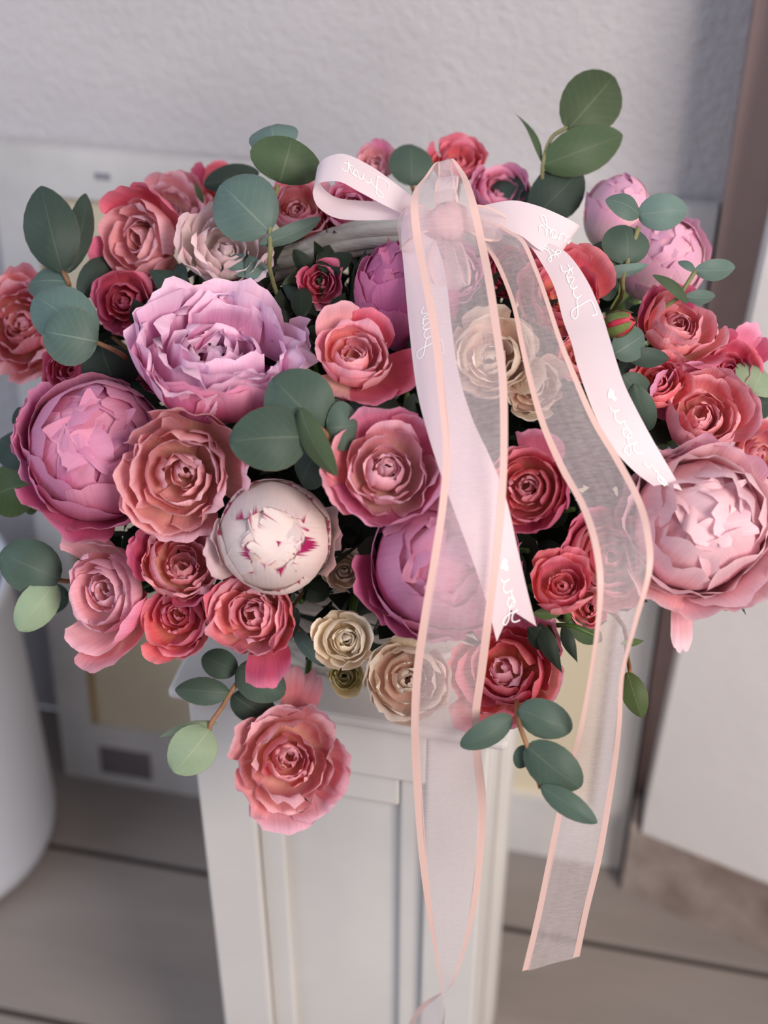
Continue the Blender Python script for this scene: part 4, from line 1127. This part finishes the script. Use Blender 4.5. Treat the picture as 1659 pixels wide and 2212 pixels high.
# filler greenery in the hollows between the blooms
rng = random.Random(77)
FILL = [(690, 600), (650, 700), (880, 850), (1050, 930), (1195, 965), (760, 1190), (650, 1300), (250, 1190), (1330, 820), (1240, 1100), (400, 640), (1140, 1190)]
FILL_AT = ['in the hollow under the basket handle', 'between the open pink peony and the half open coral rose', 'left of the ribbons above the cupped pink rose', 'below the blush cream rose between the sheer strands', 'right of the crimson coral rose behind the right strand', 'between the white peony bud and the large mauve peony',
           'right of the coral rose with the drooping petal', 'between the mauve peony bud and the lower left rose', 'behind the right satin tail below the red rosebud', 'under the right sheer strand beside the pale peony', 'above the open pink peony beside the blush rose', 'between the crimson coral rose and the small crimson rose']
for i, (px, py) in enumerate(FILL):
    d = dome(px, py) + 0.065
    q = at(px, py, d)
    t = thing('filler_sprig', q, 'dark green filler leaves ' + FILL_AT[i], 'foliage', 'dark filler sprigs between the blooms')
    tube('twig', [FOAM_TOP + np.clip((q - FOAM_TOP) * 0.3, -0.06, 0.06) * np.array([1, 1, 0]), q], 0.002, MAT_STEM, t, sides=6, n=3)
    for k in range(4):
        a = rng.uniform(0, 6.28)
        r = rng.uniform(60, 105)
        b = at(px + 0.15 * r * math.cos(a), py + 0.15 * r * math.sin(a), d + rng.uniform(-0.01, 0.015))
        tp = at(px + r * math.cos(a), py + r * math.sin(a), d + rng.uniform(0.0, 0.03))
        ax = tp - b
        wd = np.cross(ax, FWD)
        wd = wd / np.linalg.norm(wd) + FWD * rng.uniform(-0.6, 0.6)
        leaf_mesh(t, b, tp, wd, rng.uniform(36, 60) * d / FPX, LEAF[rng.choice(('ruscus', 'deep', 'ruscus'))], rng, rng.choice(('thin', 'oval')))

# ------------------------------------------------------------------ ribbons
ORG = organza_mat()
EDGE = satin_mat('organza_satin_edge', (246, 208, 198), 0.25, 0.28, 900)
SATIN = satin_mat('pale_pink_satin', (249, 230, 235), 0.22, 0.32, 700)
PRINT = simple_mat('white_print', (255, 253, 252), 0.35, spec=0.6)


class Strip:
    """a ribbon: list of (left px, left py, right px, right py, depth left, depth right)"""

    def __init__(self, secs, n=8):
        A = np.array([at(s[0], s[1], s[4]) for s in secs])
        B = np.array([at(s[2], s[3], s[5]) for s in secs])
        self.A, self.B = catmull(A, n), catmull(B, n)
        mid = (self.A + self.B) / 2
        seg = np.linalg.norm(np.diff(mid, axis=0), axis=1)
        self.s = np.concatenate([[0], np.cumsum(seg)])
        self.L = self.s[-1]

    def pt(self, s, u, belly=0.0):
        a = np.array([np.interp(s, self.s, self.A[:, i]) for i in range(3)])
        b = np.array([np.interp(s, self.s, self.B[:, i]) for i in range(3)])
        p = a * (1 - u) + b * u
        return p

    def normal(self, s, u):
        e = 0.003
        du = self.pt(s, min(u + 0.1, 1)) - self.pt(s, max(u - 0.1, 0))
        ds = self.pt(min(s + e, self.L), u) - self.pt(max(s - e, 0), u)
        n = np.cross(ds, du)
        n /= np.linalg.norm(n) + 1e-12
        if n @ (CAM - self.pt(s, u)) < 0:
            n = -n
        return n

    def band(self, name, u0, u1, mat, parent, nu=6, off=0.0, ripple=0.0, seed=0, end_notch=0.0, frill=0.0):
        rng = random.Random(seed)
        ph = [rng.uniform(0, 6.28) for _ in range(4)]
        m = len(self.A)
        V, UVs = [], []
        for j in range(m):
            s = self.s[j]
            w = np.linalg.norm(self.B[j] - self.A[j])
            nn = self.normal(s, 0.5) if (off or ripple) else None
            for i in range(nu):
                u = u0 + (u1 - u0) * i / (nu - 1)
                p = self.A[j] * (1 - u) + self.B[j] * u
                if ripple:
                    p = p + nn * ripple * w * (math.sin(math.pi * u) * 0.6 * math.sin(s * 38 + ph[0]) + 0.3 * math.sin(u * 7 + s * 60 + ph[1]))
                if off:
                    p = p + nn * off
                if end_notch and j > m - 9:
                    k = (j - (m - 9)) / 8
                    T = self.A[-1] - self.A[-9]
                    p = p - T * k * end_notch * (1 - abs(2 * u - 1))
                V.append(p)
                UVs.append((u, s / 0.6))
        return mesh_obj(name, V, grid_faces(nu, m), mat, parent, uvs=UVs)


def with_depth(secs, clear=0.02, ymin=0.645, dmax=None, tilt=0.0):
    """give each cross-section the depth of the dome under it minus a clearance; past the dome hang straight down"""
    out = []
    for s in secs:
        mx, my = (s[0] + s[2]) / 2, (s[1] + s[3]) / 2
        if len(s) >= 6:
            out.append(s)
            continue
        d = dome(mx, my) - clear
        p = at(mx, my, d)
        dh = depth_of(at_y(mx, my, ymin))
        if my > 1150:
            d = min(d, dh) if my < 1420 else dh
        e = s[4] if len(s) == 5 else 0.0
        out.append((s[0], s[1], s[2], s[3], d + e - tilt, d + e + tilt))
    # smooth the depths so that the ribbon falls in one sweep
    D = np.array([o[4:6] for o in out])
    fixed = [len(s) >= 6 for s in secs]
    for _ in range(3):
        E = D.copy()
        for k in range(1, len(D) - 1):
            if not fixed[k]:
                E[k] = 0.25 * D[k - 1] + 0.5 * D[k] + 0.25 * D[k + 1]
        D = E
    return [(*o[:4], *dd) for o, dd in zip(out, D)]


db = dome(962, 480) - 0.03           # depth of the bow knot
org = thing('organza_ribbon', at(962, 480, db), 'long sheer pink organza ribbon with satin edges tied in a bow', 'ribbon')
S1 = [(940, 455, 992, 440, db + .02, db + .02), (946, 352, 975, 345, db + .012, db + .012), (914, 386, 1000, 368, db + .004, db + .004), (894, 412, 1016, 398, db - .008, db - .008), (887, 445, 1030, 442, db - .022, db - .022), (894, 520, 1048, 520, db - .032, db - .032),
      (915, 625, 1065, 605), (934, 740, 1080, 705), (946, 855, 1094, 810), (957, 970, 1097, 940), (949, 1085, 1093, 1065), (932, 1200, 1082, 1190), (910, 1330, 1065, 1325), (893, 1450, 1050, 1445),
      (888, 1560, 1036, 1550), (890, 1640, 1041, 1640), (896, 1740, 1050, 1725), (905, 1850, 1046, 1830), (920, 1960, 1030, 1955), (938, 2055, 1003, 2060), (952, 2135, 975, 2130), (961, 2190, 945, 2148), (950, 2260, 908, 2172), (925, 2310, 880, 2215)]
S1 = with_depth(S1, clear=0.042)
S1 = [(*s[:4], s[4] + (0.015 if s[1] > 2150 else 0), s[5] + (0.03 if s[1] > 2150 else 0)) for s in S1]
S2 = [(1000, 485, 1008, 470, db + .004, db + .004), (1038, 520, 1060, 478, db - .012, db - .006), (1052, 540, 1105, 500, db - .02, db - .016), (1068, 566, 1135, 522, db - .028, db - .024), (1090, 615, 1165, 590), (1108, 670, 1187, 652), (1122, 742, 1215, 735), (1142, 832, 1250, 820), (1168, 922, 1290, 908), (1207, 1012, 1340, 990),
      (1251, 1092, 1386, 1078), (1278, 1172, 1406, 1150), (1290, 1262, 1409, 1232), (1284, 1372, 1376, 1350), (1268, 1480, 1349, 1455), (1250, 1572, 1343, 1560), (1232, 1640, 1335, 1640), (1206, 1740, 1320, 1740), (1181, 1860, 1299, 1860), (1156, 1980, 1272, 1970), (1128, 2098, 1252, 2066)]
S2 = with_depth(S2, clear=0.026)
for k, S in enumerate((S1, S2)):
    st = Strip(S, 10)
    st.band('sheer_strand', 0.10, 0.90, ORG, org, nu=8, ripple=0.04, seed=k)
    st.band('satin_edge', 0.0, 0.115, EDGE, org, nu=3)
    st.band('satin_edge', 0.885, 1.0, EDGE, org, nu=3)
# sheer bow loops round the knot
LOOPS = [
    [(950, 470, 960, 495, db + .005, db), (915, 445, 925, 500, db - .005, db - .015), (885, 445, 885, 520, db - .006, db - .02), (862, 470, 866, 540, db - .004, db - .015), (870, 505, 880, 545, db + .01, db), (930, 495, 940, 510, db + .01, db + .005)],
    [(975, 470, 975, 490, db + .004, db), (1010, 445, 1010, 500, db - .006, db - .014), (1050, 445, 1048, 520, db - .008, db - .018), (1095, 470, 1080, 520, db - .004, db - .012), (1085, 495, 1070, 510, db + .01, db + .004), (1000, 490, 1000, 500, db + .008, db + .004)],
    [(955, 490, 972, 490, db - .002, db - .002), (935, 530, 1000, 530, db - .016, db - .016), (928, 580, 1015, 575, db - .024, db - .024), (950, 628, 1015, 615, db - .022, db - .022), (965, 610, 1000, 600, db - .008, db - .008), (958, 500, 972, 500, db + .002, db + .002)],
    [(955, 470, 970, 470, db - .002, db), (940, 430, 985, 425, db - .012, db - .012), (945, 385, 990, 380, db - .008, db - .008), (955, 400, 975, 400, db + .006, db + .006), (960, 460, 968, 460, db + .008, db + .008)],
]
for k, S in enumerate(LOOPS):
    st = Strip(S, 8)
    st.band('sheer_loop', 0.06, 0.94, ORG, org, nu=8, ripple=0.10, seed=20 + k)
    st.band('satin_edge', 0.0, 0.07, EDGE, org, nu=3)
    st.band('satin_edge', 0.93, 1.0, EDGE, org, nu=3)
kn = []
c0 = at(966, 482, db - 0.012)
KV, KF = [], []
for j in range(9):
    for i in range(14):
        th, ph = math.pi * j / 8, 2 * math.pi * i / 14
        rr = 0.0125 * (1 + 0.16 * math.sin(5 * ph + 2 * th) + 0.1 * math.sin(3 * th + ph))
        KV.append(c0 + RGT * rr * 1.15 * math.sin(th) * math.cos(ph) + UPV * rr * math.cos(th) - FWD * rr * 0.8 * math.sin(th) * math.sin(ph))
for j in range(8):
    for i in range(14):
        KF.append((j * 14 + i, j * 14 + (i + 1) % 14, (j + 1) * 14 + (i + 1) % 14, (j + 1) * 14 + i))
mesh_obj('knot', KV, KF, satin_mat('knot_pink', (246, 200, 204), 0.35, 0.45, 90), org)

sat = thing('satin_ribbon', at(960, 490, db + 0.012), 'pale pink satin ribbon with white printed script, bow loops and two tails', 'ribbon')
TL = [(935, 455, 955, 470, db + .01, db + .01), (884, 447, 930, 480, db + .0, db + .0), (867, 500, 942, 520, db - .006, db - .012), (874, 600, 962, 590, db - .018, db - .016)] + \
     [(885, 720, 975, 700), (900, 840, 992, 812), (925, 940, 1022, 908), (955, 1032, 1060, 990), (988, 1122, 1094, 1080), (1025, 1222, 1119, 1190), (1054, 1312, 1140, 1280), (1073, 1386, 1159, 1353)]
TL = with_depth(TL, clear=0.017)
_y1 = np.array([(q[1] + q[3]) / 2 for q in S1[4:14]])
_d1 = np.array([(q[4] + q[5]) / 2 for q in S1[4:14]])
TL = [(*q[:4], *((max(float(np.interp((q[1] + q[3]) / 2, _y1, _d1)) + 0.010, q[4]),) * 2)) if q[1] > 560 else q for q in TL]
TR = [(1010, 497, 1020, 482, db + .012, db + .012), (1090, 507, 1112, 492, db + .004, db + .004), (1138, 526, 1176, 520, db - .006, db - .002), (1172, 572, 1224, 546, db - .014, db - .010), (1198, 622, 1266, 602), (1216, 690, 1298, 672), (1234, 740, 1316, 728), (1247, 790, 1331, 778), (1265, 845, 1350, 833), (1290, 907, 1379, 892), (1326, 970, 1413, 955), (1370, 1018, 1444, 1008), (1412, 1050, 1474, 1060)]
TR = with_depth(TR, clear=0.022)
LL = [(905, 436, 885, 470, db + .012, db + .004), (850, 393, 828, 442, db + .010, db - .006), (800, 358, 775, 414, db + .008, db - .012), (745, 333, 735, 393, db + .008, db - .014), (705, 340, 700, 393, db + .010, db - .012), (686, 360, 681, 402, db + .014, db - .008), (686, 385, 676, 422, db + .018, db - .004), (702, 410, 690, 450, db + .020, db - .002), (732, 428, 730, 472, db + .020, db - .002), (790, 434, 800, 476, db + .018, db), (895, 440, 885, 472, db + .016, db + .004)]
LR = [(1005, 455, 1005, 495, db + .010, db + .004), (1060, 440, 1055, 492, db + .006, db - .006), (1110, 433, 1118, 506, db + .004, db - .012), (1160, 444, 1158, 535, db + .004, db - .012), (1205, 462, 1182, 548, db + .006, db - .006), (1242, 481, 1202, 549, db + .010, db + .002), (1253, 490, 1212, 546, db + .018, db + .010), (1235, 484, 1192, 540, db + .026, db + .018), (1150, 455, 1130, 510, db + .028, db + .02), (1010, 465, 1005, 490, db + .02, db + .016)]
strips = {}
for nm, S, part, notch in (('tl', TL, 'tail', 0.0), ('tr', TR, 'tail', 0.0), ('ll', LL, 'bow_loop', 0), ('lr', LR, 'bow_loop', 0)):
    st = Strip(S, 10)
    strips[nm] = (st, st.band(part, 0, 1, SATIN, sat, nu=9, end_notch=0.9 if nm == 'tl' else (0.35 if nm == 'tr' else 0)))

# script lettering, drawn as pen strokes laid on the satin
GL = [
    [(0.02, .66), (-.10, .86), (.08, 1.0), (.40, .98), (.46, .80), (.38, .2), (.30, -.35), (.14, -.52), (.02, -.36), (.18, -.10), (.56, .10), (.66, .46), (.62, .12), (.74, .0), (.88, .14), (.94, .46), (.92, .08), (1.02, .02), (1.20, .48), (1.28, .22), (1.20, .0), (1.10, .05), (1.30, .06), (1.44, .40), (1.52, .86), (1.48, .14), (1.58, .0), (1.72, .14)],
    [(1.34, .60), (1.66, .66)],
    [(2.02, .10), (2.20, .70), (2.18, .98), (2.08, .84), (2.12, .1), (2.06, -.44), (1.98, -.30), (2.20, .06), (2.40, .16), (2.52, .46), (2.36, .36), (2.36, .08), (2.50, .0), (2.62, .22), (2.52, .44), (2.72, .38), (2.80, .50), (2.80, .34), (2.98, .42), (2.94, .10), (3.06, .02)],
    [(1.98, .46), (2.30, .50)],
    [(3.36, .48), (3.36, .16), (3.46, .04), (3.62, .20), (3.68, .48), (3.62, -.2), (3.50, -.52), (3.38, -.40), (3.52, -.12), (3.82, .08), (3.98, .44), (3.84, .34), (3.84, .08), (3.98, .0), (4.10, .22), (4.00, .44), (4.20, .36), (4.28, .46), (4.26, .12), (4.38, .0), (4.54, .16), (4.60, .46), (4.58, .10), (4.70, .02)],
    [(4.96, .30), (4.86, .44), (4.90, .56), (5.00, .50), (5.08, .58), (5.16, .48), (5.10, .34), (4.96, .18)],
]


def lettering(st, parent, s0, s1, t0, t1, umid, sx, sy, direction=1, flip=1, wid=0.0009, name='lettering', side=1):
    """the part of the script between text positions t0 and t1, along the ribbon from s0"""
    V, F = [], []
    for g in GL:
        P = catmull(np.array(g), 7)
        if len(g) == 8:
            P = catmull(np.array(g + [g[0]]), 7)
        if len(g) == 8:
            q = np.array([5.0, 0.40])
            P = np.vstack([q + (P - q) * k for k in (1.0, 0.66, 0.33)])
        keep = [(x, y) for x, y in P if t0 <= x <= t1]
        if len(keep) < 3:
            continue
        K = np.array(keep)
        W = []
        for x, y in K:
            s = s0 + direction * (x - t0) * sx
            u = umid + flip * (y - 0.22) * sy
            if s < 0.002 or s > st.L - 0.002 or u < 0.03 or u > 0.97:
                W.append(None)
                continue
            W.append((st.pt(s, u), st.normal(s, u)))
        run = []
        for q in W + [None]:
            if q is None:
                if len(run) > 2:
                    C = np.array([r[0] for r in run])
                    NN = np.array([r[1] for r in run])
                    T = np.gradient(C, axis=0)
                    T /= np.linalg.norm(T, axis=1)[:, None] + 1e-12
                    Bn = np.cross(NN, T)
                    b0 = len(V)
                    for c, nn, bb in zip(C, NN, Bn):
                        V.append(c + nn * 0.00035 + bb * wid * 0.5)
                        V.append(c + nn * 0.0007)
                        V.append(c + nn * 0.00035 - bb * wid * 0.5)
                    for k in range(len(C) - 1):
                        a = b0 + 3 * k
                        F += [(a, a + 1, a + 4, a + 3), (a + 1, a + 2, a + 5, a + 4)]
                run = []
            else:
                run.append(q)
    if V:
        o = mesh_obj(name, V, F, PRINT, parent)
        o['label'] = 'white script lettering'


tr, tro = strips['tr']
w_px = 0.001 * 0.31
s_at = lambda st, px, py: st.s[int(np.argmin([abs(((p - CAM) @ RGT) / ((p - CAM) @ FWD) * FPX + CX - px) + abs(CY - ((p - CAM) @ UPV) / ((p - CAM) @ FWD) * FPX - py) for p in (st.A + st.B) / 2]))]
sJ = s_at(tr, 1255, 688)
lettering(tr, tro, sJ, 0, 0.0, 3.1, 0.55, 0.026, 0.42, direction=-1, flip=1)
sH = s_at(tr, 1318, 852)
lettering(tr, tro, sH + 0.026 * 3.0, 0, 2.0, 5.2, 0.5, 0.0255, 0.42, direction=-1, flip=1)
tl, tlo = strips['tl']
lettering(tl, tlo, s_at(tl, 935, 770), 0, 0.0, 1.8, 0.42, 0.024, 0.42, direction=-1, flip=1)
lettering(tl, tlo, s_at(tl, 1110, 1345), 0, 3.3, 5.2, 0.55, 0.024, 0.42, direction=-1, flip=1)
ll, llo = strips['ll']
lettering(ll, llo, s_at(ll, 835, 415), 0, 0.0, 1.8, 0.5, 0.020, -0.42, direction=1, flip=1)
lr, lro = strips['lr']
lettering(lr, lro, 0.052, 0, 3.3, 5.2, 0.5, 0.018, 0.42, direction=1, flip=1)
